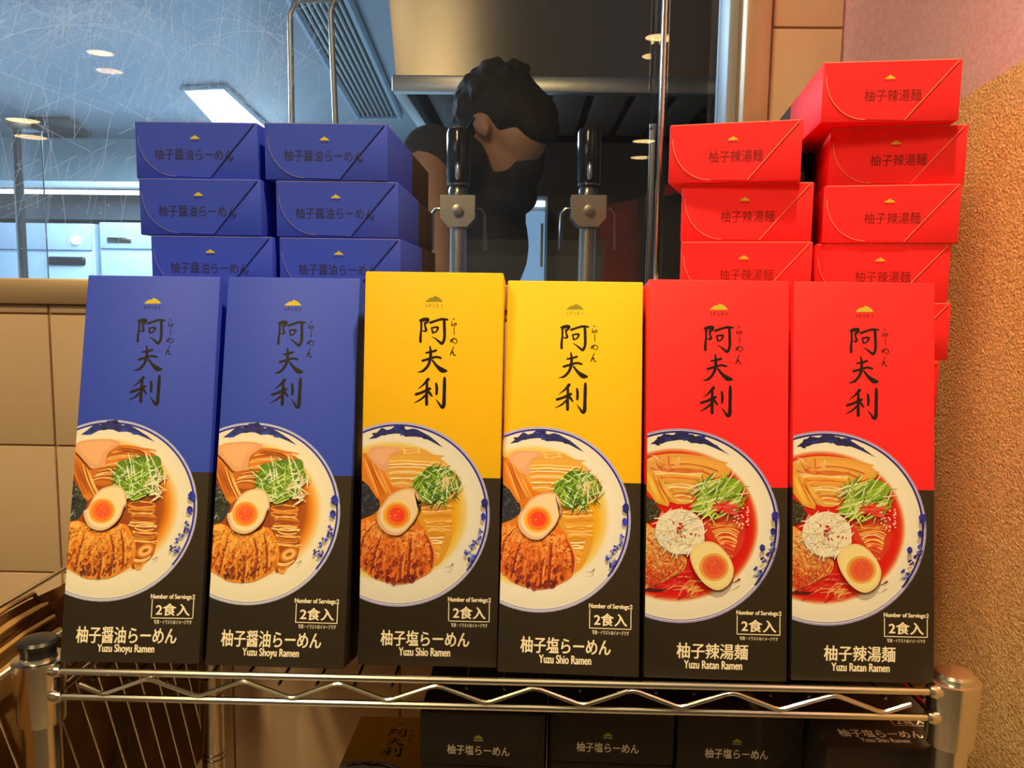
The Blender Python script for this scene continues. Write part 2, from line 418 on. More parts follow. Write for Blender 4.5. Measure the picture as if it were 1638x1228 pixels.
def art_yellow():
    _w[0] = WREF['yellow']; F = Flat()
    c = HY(637, 827); r = (HY(782.5, 827)[0]-c[0], c[1]-HY(637, 974.5)[1])
    sc = HY(627, 823); sr = (HY(750, 823)[0]-sc[0], sc[1]-HY(637, 938)[1])
    mount = Y3([(205, 250), (260, 210), (350, 125), (385, 140), (400, 152), (450, 140), (500, 100), (545, 100), (620, 150), (690, 135), (740, 150), (860, 215), (930, 270), (1015, 345), (960, 320), (860, 265), (780, 235), (700, 225), (600, 225), (560, 195), (500, 190), (420, 200), (340, 215), (290, 240), (230, 248)])
    bowl_base(F, c, r, sc, sr, [(1.0, P_(228, 205, 150)), (.95, P_(225, 185, 85)), (.85, P_(226, 160, 20)), (.72, P_(218, 130, 15)), (0, P_(205, 105, 15))], mount)
    noo = [P_(242, 190, 95), P_(230, 160, 50), P_(248, 208, 135), P_(208, 122, 28)]
    F.smooth(Y3([(430, 440), (540, 360), (760, 350), (900, 420), (1060, 530), (1000, 600), (830, 600), (700, 760), (480, 770), (340, 640)]), P_(222, 150, 48))
    strands(F, Y3, [(400+i*3, 430+i*17, 1020-i*14, 440+i*18+random.uniform(-10, 10), -18) for i in range(19)], noo, .9, 8)
    strands(F, Y3, [(560, 370, 760, 350, 10), (580, 400, 740, 390, 12), (590, 345, 600, 420, 0), (745, 350, 755, 410, 0), (880, 520, 1030, 540, -25)], [P_(240, 185, 90)], 1.1)
    F.smooth(Y4([(700, 200), (760, 110), (1000, 60), (1050, 200), (1050, 420), (960, 640), (860, 700), (800, 420)]), P_(216, 140, 32))
    strands(F, Y4, [(745+i*4+random.uniform(-15, 15), 110+i*19, 1050-(i*5 if i > 12 else 0), 95+i*20+random.uniform(-8, 8), random.choice([-12, 8, -6])) for i in range(28)], noo, .95, 6)
    F.smooth(Y3([(185, 430), (240, 345), (330, 330), (545, 345), (540, 390), (440, 440), (425, 560), (390, 600), (330, 580), (230, 480)]), P_(222, 150, 88))
    F.smooth(Y3([(240, 440), (300, 360), (500, 360), (420, 430), (380, 520), (330, 520)]), P_(228, 160, 95))
    men = Y3([(130, 410), (175, 400), (300, 570), (440, 830), (430, 900), (340, 940), (290, 890), (130, 640)])
    F.poly(men, P_(212, 112, 22))
    for k in range(9):
        a = 130+k*30
        F.ribbon(Y3([(a-5, 420+k*22+random.uniform(-10, 10)), (a+60, 600+k*15), (a+155, 850+random.uniform(-20, 30))]), [.3, 1.0, .6], jit(random.choice([P_(235, 140, 40), P_(170, 75, 15), P_(245, 165, 70), P_(225, 110, 15)])), 4)
    nori = Y3([(115, 680), (210, 760), (330, 950), (330, 1010), (240, 1080), (115, 1130)])
    F.poly(nori, P_(48, 42, 40))
    texture_blobs(F, nori, 40, [P_(60, 80, 50), P_(80, 75, 75), P_(30, 25, 22), P_(30, 25, 22)], .3, .9, 1.6)
    pk = Y4([(100, 270), (130, 235), (230, 215), (290, 250), (430, 340), (720, 290), (790, 370), (840, 480), (870, 600), (850, 740), (790, 800), (650, 870), (550, 895), (430, 890), (250, 830), (180, 770), (110, 700), (95, 600)])
    pork(F, pk, P_(165, 55, 20), P_(222, 105, 28), P_(242, 150, 55), P_(105, 30, 28), [Y4([(330, 380), (270, 560), (220, 780)]), Y4([(640, 380), (620, 600), (600, 840)]), Y4([(240, 290), (150, 420), (115, 600)]), Y4([(770, 370), (850, 560), (840, 720)]), Y4([(560, 560), (530, 700), (520, 860)])])
    gb = Y3([(690, 780), (760, 680), (850, 560), (1060, 570), (1190, 680), (1180, 790), (1000, 880), (880, 960), (790, 930), (770, 830)])
    F.smooth(gb, P_(84, 112, 24))
    g = [P_(160, 182, 45), P_(196, 205, 90), P_(110, 142, 35), P_(62, 92, 28), P_(220, 215, 145)]
    straws(F, Y3, 120, (700, 560, 1190, 950), [20, 60, 100, 140], (80, 200), g, .9)
    straws(F, Y3, 22, (980, 620, 1230, 850), [60, 100], (60, 110), [P_(235, 190, 120), P_(220, 150, 70)], .7)
    egg(F, Y3([(345, 990), (430, 870), (560, 800), (690, 790), (750, 850), (772, 960), (765, 1050)])+Y4([(735, 60), (690, 200), (620, 300), (520, 385), (400, 375), (310, 290), (285, 200), (310, 110)]),
        Y4([(490, 182)])[0], 9.2, P_(222, 165, 100), P_(234, 192, 120), P_(236, 160, 40), P_(236, 110, 25), P_(235, 60, 25))
    flowers(F, Y3, Y4, [(Y3, 1462, 950, 38, 55), (Y4, 1372, 200, 26, 45)], [(1350, 350), (1330, 420), (1285, 465), (1250, 510), (1205, 570), (1265, 600), (1240, 640)])
    F.ribbon(Y4([(980, 715), (1040, 710), (1065, 680)]), [.2, .5, .9], P_(95, 75, 60))
    return F
def art_blue():
    _w[0] = WREF['blue']; F = Flat()
    top = HB(183, 676); c = HB(171, 822); r = (HB(317, 815)[0]-c[0], c[1]-HB(158, 967)[1])
    sc = HB(163, 818); sr = (HB(289, 815)[0]-sc[0], sc[1]-HB(158, 931)[1])
    mount = B7([(262, 218), (330, 170), (420, 98), (460, 115), (490, 112), (545, 70), (620, 65), (700, 120), (760, 110), (850, 160), (960, 230), (1040, 295), (940, 250), (840, 210), (740, 185), (660, 190), (600, 165), (540, 162), (450, 175), (390, 205), (330, 218)])
    bowl_base(F, c, r, sc, sr, [(1.0, P_(222, 190, 135)), (.94, P_(222, 165, 80)), (.87, P_(220, 120, 20)), (.78, P_(165, 70, 12)), (.6, P_(135, 52, 14)), (0, P_(160, 70, 20))], mount)
    noo = [P_(226, 140, 45), P_(205, 105, 25), P_(236, 170, 85), P_(160, 70, 18)]
    F.smooth(B7([(560, 420), (660, 330), (900, 350), (1050, 430), (1090, 520), (1000, 500), (700, 530), (600, 720), (420, 740), (340, 600), (480, 550)]), P_(190, 92, 20))
    strands(F, B7, [(600-i*14, 390+i*19, 1060-i*26, 390+i*19, -30) for i in range(19)], noo, 1.0, 6)
    strands(F, B7, [(700, 345, 1050, 470, -30), (680, 360, 1000, 460, -30), (650, 380, 960, 470, -30)], [P_(215, 115, 25), P_(150, 60, 15)], 1.2)
    F.smooth(B8([(720, 160), (800, 40), (1020, 40), (1040, 250), (1040, 450), (1000, 620), (880, 720), (780, 740), (820, 480)]), P_(150, 66, 18))
    strands(F, B8, [(770+random.uniform(-25, 25)+(20 if i > 14 else 0), 60+i*17, 1035+random.uniform(-25, 25), 75+i*17, random.choice([-24, 16, -14, 20])) for i in range(26)], noo, 1.0, 6)
    for q in range(5):
        a, b = 88-q*13, 62-q*10
        F.ribbon(B8([(925+a*math.cos(t*math.pi/5), 565+b*math.sin(t*math.pi/5)-a*.3*math.cos(t*math.pi/5)) for t in range(11)]), .9, jit(random.choice(noo[:3])), 3)
    strands(F, B8, [(790+i*5, 640+i*17, 985-i*16, 620+i*17, 28) for i in range(7)], noo[:3], .95, 5)
    F.smooth(B7([(192, 350), (230, 300), (330, 270), (560, 262), (670, 290), (660, 330), (550, 410), (520, 520), (470, 555), (380, 570), (320, 510), (230, 410)]), P_(214, 138, 75))
    F.smooth(B7([(240, 350), (330, 295), (560, 285), (600, 320), (500, 400), (460, 500), (390, 520)]), P_(222, 148, 82))
    F.ribbon(B7([(195, 390), (260, 460), (330, 560)]), [.4, 1.6, .6], P_(95, 35, 20))
    men = B7([(195, 410), (240, 450), (330, 560), (410, 740), (440, 820), (340, 905), (290, 860), (170, 560), (170, 480)])
    F.poly(men, P_(206, 108, 22))
    for k in range(9):
        a = 180+k*22
        F.ribbon(B7([(a-8, 430+k*18), (a+45, 620+k*14), (a+120, 830+k*4+random.uniform(-20, 20))]), [.3, 1.1, .6], jit(random.choice([P_(228, 135, 38), P_(165, 72, 15), P_(236, 160, 66), P_(150, 65, 15)])), 4)
    nori = B7([(145, 700), (180, 680), (300, 880), (335, 920), (300, 1010), (240, 1090), (125, 1120)])
    F.poly(nori, P_(52, 48, 34))
    texture_blobs(F, nori, 55, [P_(90, 85, 55), P_(140, 125, 100), P_(36, 30, 22), P_(30, 25, 18)], .3, .8, 2, .8)
    pk = B8([(125, 290), (220, 255), (300, 280), (450, 355), (600, 330), (680, 290), (740, 310), (800, 420), (830, 560), (795, 690), (700, 770), (560, 840), (430, 852), (300, 840), (200, 780), (105, 720), (92, 650), (108, 450)])
    pork(F, pk, P_(160, 62, 18), P_(218, 118, 28), P_(236, 150, 52), P_(88, 42, 26), [B8([(300, 400), (250, 560), (200, 760)]), B8([(560, 380), (600, 560), (560, 820)]), B8([(670, 350), (700, 520), (690, 740)]), B8([(170, 320), (130, 470), (120, 650)]), B8([(440, 560), (470, 680), (440, 840)])])
    F.smooth(B7([(640, 560), (680, 490), (850, 470), (1080, 440), (1110, 560), (1130, 620), (1050, 770), (900, 870), (790, 895), (720, 780), (610, 690)]), P_(92, 112, 22))
    g = [P_(150, 165, 40), P_(196, 196, 96), P_(110, 138, 30), P_(78, 100, 24), P_(222, 210, 140), P_(205, 200, 110)]
    straws(F, B7, 150, (620, 450, 1140, 890), [15, 25, 50, 150, 100], (100, 260), g, .85)
    straws(F, B7, 26, (970, 560, 1170, 900), [60, 80, 10], (80, 160), [P_(240, 205, 150), P_(226, 175, 110), P_(220, 205, 140)], .8)
    egg(F, B7([(340, 985), (420, 840), (520, 765), (650, 745), (722, 790), (747, 900), (742, 985)])+B8([(722, 90), (665, 230), (560, 328), (450, 355), (350, 310), (302, 215), (300, 150)]),
        B8([(485, 155)])[0], 8.8, P_(214, 160, 98), P_(228, 186, 116), P_(232, 140, 35), P_(228, 105, 28), P_(228, 78, 26))
    flowers(F, B7, B8, [(B7, 1432, 860, 42, 55), (B8, 1392, 150, 34, 46)], [(1370, 290), (1355, 350), (1300, 410), (1250, 460), (1195, 535), (1250, 575), (1260, 550)])
    F.ribbon(B8([(1000, 660), (1040, 640), (1055, 625)]), [.2, .6, .8], P_(105, 80, 40))
    return F
def art_red():
    _w[0] = WREF['red']; F = Flat()
    c = HR(1086, 839); r = (HR(1246.5, 835)[0]-c[0], c[1]-HR(1086, 996.5)[1])
    sc = HR(1080, 838); sr = (HR(1212, 835)[0]-sc[0], sc[1]-HR(1086, 961)[1])
    mount = R5([(145, 268), (200, 230), (300, 150), (335, 165), (400, 165), (460, 120), (530, 130), (610, 185), (680, 170), (780, 225), (880, 290), (1010, 385), (930, 345), (830, 300), (740, 265), (640, 255), (590, 255), (540, 225), (470, 220), (400, 230), (330, 240), (270, 265), (200, 268)])
    bowl_base(F, c, r, sc, sr, [(1.02, P_(250, 236, 178)), (.99, P_(238, 150, 80)), (.96, P_(226, 60, 25)), (.92, P_(226, 22, 14)), (0, P_(214, 30, 16))], mount)
    noo = [P_(250, 205, 95), P_(240, 170, 60), P_(252, 218, 130), P_(228, 120, 40)]
    F.smooth(R5([(95, 450), (300, 375), (600, 380), (900, 450), (1010, 570), (900, 620), (720, 700), (600, 900), (350, 890), (130, 640)]), P_(238, 172, 58))
    strands(F, R5, [(300+i*6, 400+i*14, 980-i*14, 470+i*13, -40) for i in range(12)], [P_(240, 180, 70), P_(236, 165, 60), P_(225, 110, 40)], 1.2, 6)
    strands(F, R5, [(150+i*12, 520+i*15, 720-i*5, 540+i*15, random.choice([-18, 14])) for i in range(24)], noo, 1.0, 9)
    straws(F, R5, 26, (100, 380, 500, 560), [30, 80, 150], (60, 140), [P_(246, 190, 110), P_(235, 140, 70), P_(215, 90, 50)], 1.0)
    F.smooth(R6([(690, 60), (1060, 20), (1090, 300), (960, 480), (900, 380), (760, 280), (690, 200)]), P_(218, 60, 25))
    strands(F, R6, [(700+i*12, 60+i*21, 1090-i*7, 45+i*24, random.choice([-40, 20, -20])) for i in range(18)], noo+[P_(225, 60, 40), P_(235, 90, 60)], 1.1, 8)
    straws(F, R6, 50, (100, 600, 700, 870), [20, 40, 0], (120, 240), [P_(205, 15, 20), P_(240, 70, 45), P_(230, 40, 30), P_(240, 130, 70)], 1.0)
    straws(F, R6, 14, (480, 690, 640, 860), [40, 20], (60, 110), [P_(240, 180, 80), P_(238, 150, 60)], 1.0)
    F.ribbon(R6([(60, 790), (200, 800), (300, 790)]), [2.2, 2.2, .5], P_(80, 30, 30))
    men = R5([(95, 500), (160, 600), (230, 650), (350, 880), (340, 950), (210, 910), (95, 760)])
    F.poly(men, P_(236, 165, 45))
    for k in range(8):
        a = 95+k*25
        F.ribbon(R5([(a, 560+k*12), (a+50, 700+k*10), (a+130, 890)]), [.3, 1.1, .5], jit(random.choice([P_(248, 205, 70), P_(215, 120, 35), P_(244, 180, 60)])), 4)
    F.ribbon(R5([(210, 660), (270, 760), (350, 880)]), [.4, 1.2, .4], P_(205, 95, 45))
    nori = R5([(80, 820), (190, 890), (255, 1000), (200, 1090), (80, 1140)])
    F.poly(nori, P_(62, 56, 28))
    texture_blobs(F, nori, 60, [P_(110, 100, 60), P_(40, 34, 20), P_(90, 84, 50)], .3, .8, 2, .6)
    pk = R6([(60, 140), (170, 165), (270, 330), (430, 420), (505, 470), (480, 580), (390, 640), (250, 715), (120, 760), (60, 740)])
    pork(F, pk, P_(225, 95, 35), P_(240, 160, 65), P_(250, 195, 95), P_(215, 70, 30), [R6([(250, 690), (380, 600), (470, 490)]), R6([(80, 250), (180, 330), (260, 420)])])
    F.smooth(R5([(590, 960), (700, 780), (800, 680), (960, 620), (1080, 650), (1150, 740), (1060, 830), (950, 860), (830, 1010), (740, 1050), (640, 1010)]), P_(130, 165, 30))
    g = [P_(175, 205, 50), P_(215, 225, 100), P_(120, 165, 30), P_(85, 120, 25), P_(235, 235, 160)]
    straws(F, R5, 150, (590, 620, 1160, 1040), [30, 40, 55, 20, 110], (120, 300), g, .85)
    straws(F, R5, 30, (860, 900, 1120, 1040), [20, -20, 0], (100, 200), [P_(225, 20, 25), P_(235, 60, 50), P_(240, 110, 70)], 1.0)
    for _ in range(26):
        p = R5([(random.uniform(1040, 1220), random.uniform(930, 1180))])[0]; F.disc(p, (.8, .55), jit(P_(252, 215, 165)), 7, random.uniform(0, 3))
    oc = R6([(435, 185)])[0]; orad = (R6([(690, 185)])[0][0]-oc[0], oc[1]-R6([(435, 420)])[0][1])
    F.disc(oc, orad, P_(248, 230, 165), 26)
    for _ in range(150):
        a = random.uniform(0, 6.28); q = math.sqrt(random.random())*.98; x, y = oc[0]+orad[0]*q*math.cos(a), oc[1]+orad[1]*q*math.sin(a)
        t = random.uniform(0, 3.14); l = random.uniform(2, 5); bx, by = random.uniform(-1.5, 1.5), random.uniform(-1.5, 1.5)
        F.ribbon([(x-l*math.cos(t), y-l*math.sin(t)), (x+bx, y+by), (x+l*math.cos(t), y+l*math.sin(t))], [.4, .8, .4], jit(random.choice([P_(252, 242, 190), P_(250, 238, 185), P_(254, 248, 210), P_(226, 204, 135)]), .04), 3)
    for _ in range(26):
        a = random.uniform(0, 6.28); q = random.random()*.8; F.disc((oc[0]+orad[0]*q*math.cos(a), oc[1]+orad[1]*q*math.sin(a)), (.6, .4), jit(P_(150, 120, 70)), 6, a)
    for (x, y, k) in ((440, 105, 1.3), (430, 150, 1.6), (460, 130, 1.1), (410, 185, 1.0), (370, 90, .8), (450, 235, .9), (480, 230, .8), (550, 205, .9), (595, 215, .9), (630, 220, .6)):
        F.disc(R6([(x, y)])[0], (k, k*.75), jit(P_(205, 40, 22)), 8, x)
    egg(F, R6([(540, 400), (600, 320), (720, 282), (830, 320), (930, 430), (985, 560), (960, 690), (880, 770), (790, 785), (680, 720), (590, 600), (545, 490)]),
        R6([(782, 550)])[0], 9.6, P_(246, 215, 120), P_(250, 226, 130), P_(240, 170, 60), P_(238, 110, 50), P_(236, 88, 44))
    flowers(F, R5, R6, [(R5, 1490, 1040, 40, 62), (R6, 1390, 175, 30, 42), (R6, 1280, 345, 30, 42)], [(1385, 310), (1380, 370), (1330, 410), (1290, 470), (1215, 560), (1260, 600), (1240, 620)])
    F.ribbon(R6([(960, 715), (1010, 695), (1050, 665)]), [.3, .9, 1.4], P_(110, 40, 30))
    return F

# ------------------------------------------------------------------ ramen cartons
VAR = {
 'blue': dict(ink='ink_blue', gold='ink_gold', jp='柚子醤油らーめん', en='Yuzu Shoyu Ramen', H=HB, cut=(335.7, 763.5), jpx=(122, 283, 1010, 1031), enx=(156, 247, 1036.5, 1049.5), fr=(241.4, 311, 966, 994.5), art=art_blue, name='blue'),
 'yellow': dict(ink='ink_yellow', gold='ink_olive', jp='柚子塩らーめん', en='Yuzu Shio Ramen', H=HY, cut=(796, 770.4), jpx=(610, 750, 1015, 1036), enx=(639, 720, 1041, 1052), fr=(716.8, 782.7, 969, 998), art=art_yellow, name='yellow'),
 'red': dict(ink='ink_red', gold='ink_gold', jp='柚子辣湯麺', en='Yuzu Ratan Ramen', H=HR, cut=(1258, 777.8), jpx=(1081, 1195, 1030, 1053), enx=(1093, 1186, 1058, 1069.5), fr=(1177.5, 1247.5, 984, 1013.7), art=art_red, name='red'),
}
def lc(m): return tuple(M[m].node_tree.nodes['Principled BSDF'].inputs['Base Color'].default_value)[:3]
front_fn = lambda u, v, h: (u, -h, v)
def carton_mesh(v):
    d = VAR[v]; vb = d['H'](*d['cut'])[1]/1000
    t = bmesh.new(); bmesh.ops.create_cube(t, size=1)
    for q in t.verts: q.co = Vector(((q.co.x+.5)*BW, (q.co.y+.5)*BD, (q.co.z+.5)*BH))
    bmesh.ops.bevel(t, geom=t.edges[:], offset=.0011, segments=2, profile=.5, affect='EDGES')
    bmesh.ops.bisect_plane(t, geom=t.verts[:]+t.edges[:]+t.faces[:], plane_co=(0, 0, vb), plane_no=(0, 0, 1))
    me = bpy.data.meshes.new('carton'); 
    for f in t.faces: f.material_index = 1 if f.calc_center_median().z < vb else 0; f.smooth = True
    t.to_mesh(me); t.free(); me.materials.append(M[d['ink']]); me.materials.append(M['ink_black']); me.set_sharp_from_angle(angle=R(30))
    return me
CART = {v: carton_mesh(v) for v in VAR}
def copy_tree(o, parent=None):
    c = o.copy(); COL.objects.link(c); c.parent = parent
    for ch in list(o.children): copy_tree(ch, c)
    return c
_front = {}
def front_box(v, loc, rot, label, group):
    if v in _front: o = copy_tree(_front[v])
    else:
        d = VAR[v]; o = empty('ramen_box', (0, 0, 0)); _front[v] = o
        link('carton', CART[v], o)
        F = d['art'](); b = F.build('bowl_picture', front_fn, o); b['label'] = 'printed bowl of noodle soup'
        T = Flat(); ink = lc('ink_dark'); cream = lc('ink_cream')
        calligraphy(T, ink); T.build('brush_lettering', front_fn, o)
        E = Flat(); emblem_shape(E, K1, lc(d['gold']))
        a = K1([(368, 440), (712, 372)]); n = 5; w = (a[1][0]-a[0][0])/(n+.6*(n-1))
        for i, ch in enumerate('AFURI'):
            u = a[0][0]+i*1.6*w; k = .3 if ch == 'I' else 1
            E.text(ch, u+(1-k)*w/2, u+w-(1-k)*w/2, a[0][1]+.2, a[1][1], ink if v != 'yellow' else lc('ink_olive'))
        E.build('mountain_emblem', front_fn, o)
        h = d['H']; L = Flat()
        def tx(s, x0, x1, y0, y1, **k):
            A, B = h(x0, y1), h(x1, y0); L.text(s, A[0], B[0], A[1], B[1], cream, **k)
        tx(d['jp'], *d['jpx'], bold=.22, slant=.03); tx(d['en'], *d['enx'], bold=.2)
        x0, x1, y0, y1 = d['fr']; A, B = h(x0, y1), h(x1, y0)
        L.frame(A[0], B[0], A[1], B[1], .6, cream)
        tx('Number of Servings:2', x0, x1+1.5, y0-8, y0-.5, bold=.15)
        tx('2食入', x0+8, x1-7, y0+6.5, y1-4.5, bold=.26); tx('写真・イラストはイメージです', x0+5, x1-4, y1+4, y1+9, bold=.04)
        L.build('white_lettering', front_fn, o)
    o.location = loc; o.rotation_euler = rot
    return tag(o, label, 'food box', group)
# end panel of a lying carton: u to the right, v up, seen from the front
_end = {}
def lying_box(v, kind, loc, yaw, label, group, plain=False, face=False):
    """kind 'top': the coloured end with its tuck flap faces the viewer; 'bottom': the black end"""
    key = (v, kind, plain, face)
    if key in _end: o = copy_tree(_end[key])
    else:
        d = VAR[v]; o = empty('ramen_box', (0, 0, 0)); _end[key] = o
        cm = link('carton', CART[v], o)
        inkm = M[d['ink']] if kind == 'top' else M['ink_black']
        if kind == 'top': cm.rotation_euler = (R(90), 0, 0); cm.location = (0, BH, 0)
        else: cm.rotation_euler = (R(-90), 0, 0); cm.location = (0, 0, BD)
        W, Hh = 100, BD*1000
        if not plain:
            fn = lambda u, w, h: (u, -.0006-h, w)
            # tuck flap: a sheet with a curved corner and a slanting edge
            if kind == 'top':
                out = [(1.2, Hh-1.0), (2.6, Hh-11)]+[(2.6+30*(1-math.cos(R(t))), Hh-11-(Hh-13)*math.sin(R(t))) for t in range(10, 91, 8)]+[(61, 1.2), (97.5, Hh-1.2)]
            else:
                out = [(2.5, Hh-1.0), (38, 1.2), (68, 1.2)]+[(68+29*math.sin(R(t)), Hh-11-(Hh-13)*math.cos(R(t))) for t in range(8, 91, 8)]+[(98.8, Hh-1)]
            q = MB(); q.prism([(a/1000, b/1000) for a, b in out], 'Y', -.0006, .0003, inkm); q.build('end_flap', o)
            if kind == 'top':
                G = Flat(); pale = {'blue': (.22, .20, .38), 'red': (.95, .30, .22), 'yellow': (.9, .7, .3)}[v]; diag = {'blue': (.012, .016, .05)}.get(v, pale)  # cut edge lines with painted glints; the blue diagonal is a painted shadow
                G.ribbon([(61.2, 1.4), (79, Hh*.5), (97.3, Hh-1.4)], .55, diag); G.ribbon(out[1:-2], .45, pale, 2)
                G.ribbon([(1.3, Hh-.5), (50, Hh-.45), (98.6, Hh-.5)], .5, pale)  # painted highlight along the carton's top edge
                G.build('flap_edge_shading', lambda u, w, h: (u, -.00065-h, w), o)
            E = Flat(); C = lc(d['gold']) if kind == 'top' else (.45, .42, .04)
            cx = 49 if kind == 'top' else 47
            ev = Hh*.70 if kind == 'top' else Hh*.53
            E.poly([(cx-4, ev), (cx-2.6, ev+1.5), (cx-1, ev+2.1), (cx, ev+3.2), (cx+1, ev+2.2), (cx+2.6, ev+1.5), (cx+4, ev)], C)
            E.text('AFURI', cx-3.6, cx+3.6, ev-2.2, ev-.7, lc('ink_dark') if kind == 'top' else lc('ink_cream'))
            E.build('mountain_emblem', fn, o)
            T = Flat()
            if kind == 'top': T.text(d['jp'], *((16, 80) if v == 'blue' else (31, 72)), Hh*.33, Hh*.53, {'blue': (.022, .022, .07), 'red': (.20, .008, .008)}.get(v, lc('ink_dark')), bold=.1)
            else: T.text(d['jp'], 22, 72, Hh*.22, Hh*.40, lc('ink_cream'), bold=.13)
            T.build('lettering', fn, o)
            if kind == 'bottom' and face:
                h = d['H']; L = Flat(); cream = lc('ink_cream')
                def tx(s, x0, x1, y0, y1, **k):
                    A, B = h(x0, y1), h(x1, y0); L.text(s, A[0], B[0], A[1], B[1], cream, **k)
                tx(d['jp'], *d['jpx'], bold=.13); tx(d['en'], *d['enx'], bold=.1)
                x0, x1, y0, y1 = d['fr']; A, B = h(x0, y1), h(x1, y0); L.frame(A[0], B[0], A[1], B[1], .6, cream); tx('2食入', x0+8, x1-7, y0+6, y1-4, bold=.16)
                tx('Number of Servings:2', x0, x1, y0-8, y0-1, bold=.08)
                L.build('white_lettering', lambda u, w, hh: (u, w, BD+hh), o)
    o.location = loc; o.rotation_euler = (0, 0, yaw)
    return tag(o, label, 'food box', group)
ORD = ['lowest', 'second', 'third', 'fourth', 'fifth', 'sixth', 'seventh', 'eighth', 'ninth', 'tenth']

# ------------------------------------------------------------------ setting
YG = .455                      # window glass
M['tile'] = mat('tile', (.80, .575, .39), .25, noise=(3, (.73, .52, .35), .3, .7))
nt = M['tile'].node_tree; p = nt.nodes['Principled BSDF']
M['grout'] = mat('grout', (.40, .25, .14), .8)
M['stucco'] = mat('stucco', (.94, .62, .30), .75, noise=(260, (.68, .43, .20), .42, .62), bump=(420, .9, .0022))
M['stucco_shaded'] = mat('stucco_shaded', (.80, .53, .66), .8, noise=(200, (.72, .47, .58), .4, .6), bump=(300, .35, .0015))  # same stucco, tinted as the part outside the warm light
FLOOR = -.90
M['floor'] = mat('floor', (.34, .27, .20), .5, noise=(4, (.26, .20, .15), .4, .6))
M['kfloor'] = mat('kfloor', (.16, .16, .17), .4)
M['kwall'] = mat('kwall', (.66, .86, .95), .45)
M['kceil'] = mat('kceil', (.35, .39, .45), .35)
M['ceil'] = mat('ceil', (.30, .26, .22), .7)
M['pale_steel'] = mat('pale_steel', (.50, .60, .70), .45, .5)
M['sill_steel'] = mat('sill_steel', (.70, .50, .33), .42, .75, bump=(20, .03, .01))
def structure(o): o['kind'] = 'structure'; return o
q = MB(); q.box((-3, -22, FLOOR-.1), (3.4, .40, FLOOR), M['floor']); structure(q.build('floor'))
q = MB(); q.box((-5.5, .52, FLOOR-.1), (1.6, 7.2, FLOOR), M['kfloor']); structure(q.build('floor_kitchen'))
# tiled wall below the window: tiles with recessed joints
def tile_wall(name, x0, x1, z0, z1, xs, zs, y):
    q = MB(); q.box((x0, y+.004, z0), (x1, y+.09, z1), M['grout'])
    X = [x0]+sorted(x for x in xs if x0 < x < x1)+[x1]; Z = [z0]+sorted(z for z in zs if z0 < z < z1)+[z1]; g = .0012
    for a, b in zip(X, X[1:]):
        for c, d in zip(Z, Z[1:]): q.box((a+g, y, c+g), (b-g, y+.01, d-g), M['tile'], .0012, 2)
    return structure(q.build(name))
tile_wall('wall_back', -2.6, .5925, FLOOR, .245, [-.2455+.21*k for k in range(-11, 5)], [.0735-.16*k for k in range(-1, 7)], .42)
tile_wall('wall_column', .5925, .677, FLOOR, 1.6, [.5965], [.5675-.2*k for k in range(-5, 8)], .42)
# right wall with its rounded corner; warm light's cutoff painted in as two colours
def onwall(px, py, X=.732):
    d = ray(px, py); return CAM + d*((X-CAM.x)/d.x)
_a, _b = onwall(1530, 165), onwall(1638, 95); SL = (_b.z-_a.z)/(_b.y-_a.y)  # slanted cutoff of the warm light, built into the wall's shape
def light_edge(y): return _a.z+SL*(max(-.05, min(.30, y))-_a.y)
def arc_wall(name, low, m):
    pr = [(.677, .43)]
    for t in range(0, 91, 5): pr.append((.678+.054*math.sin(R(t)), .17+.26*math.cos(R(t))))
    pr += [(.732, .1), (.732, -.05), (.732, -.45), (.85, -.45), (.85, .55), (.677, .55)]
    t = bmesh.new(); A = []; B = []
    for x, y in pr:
        A.append(t.verts.new((x, y, FLOOR if low else light_edge(y)))); B.append(t.verts.new((x, y, light_edge(y) if low else 1.6)))
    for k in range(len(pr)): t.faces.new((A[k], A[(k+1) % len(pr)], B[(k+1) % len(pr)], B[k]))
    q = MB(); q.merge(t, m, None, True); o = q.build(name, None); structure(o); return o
arc_wall('wall_right', True, M['stucco']); arc_wall('wall_right_shaded', False, M['stucco_shaded'])
q = MB(); q.box((-3, -22, 1.6), (3.4, .52, 1.68), M['ceil']); structure(q.build('ceiling'))
q = MB(); q.box((-5.5, .52, 1.55), (1.6, 7.2, 1.63), M['kceil']); structure(q.build('ceiling_kitchen'))
q = MB(); q.box((-5.5, 7.0, FLOOR), (1.6, 7.1, 1.55), M['kwall']); structure(q.build('wall_kitchen_back'))
q = MB(); q.box((-5.6, .52, FLOOR), (-5.5, 7.1, 1.55), M['kwall']); structure(q.build('wall_kitchen_left'))
M['kright'] = mat('kright', (.16, .14, .12), .35, .6)
q = MB(); q.box((1.1, .55, FLOOR), (1.2, 7.1, 1.55), M['kright']); structure(q.build('wall_kitchen_right'))
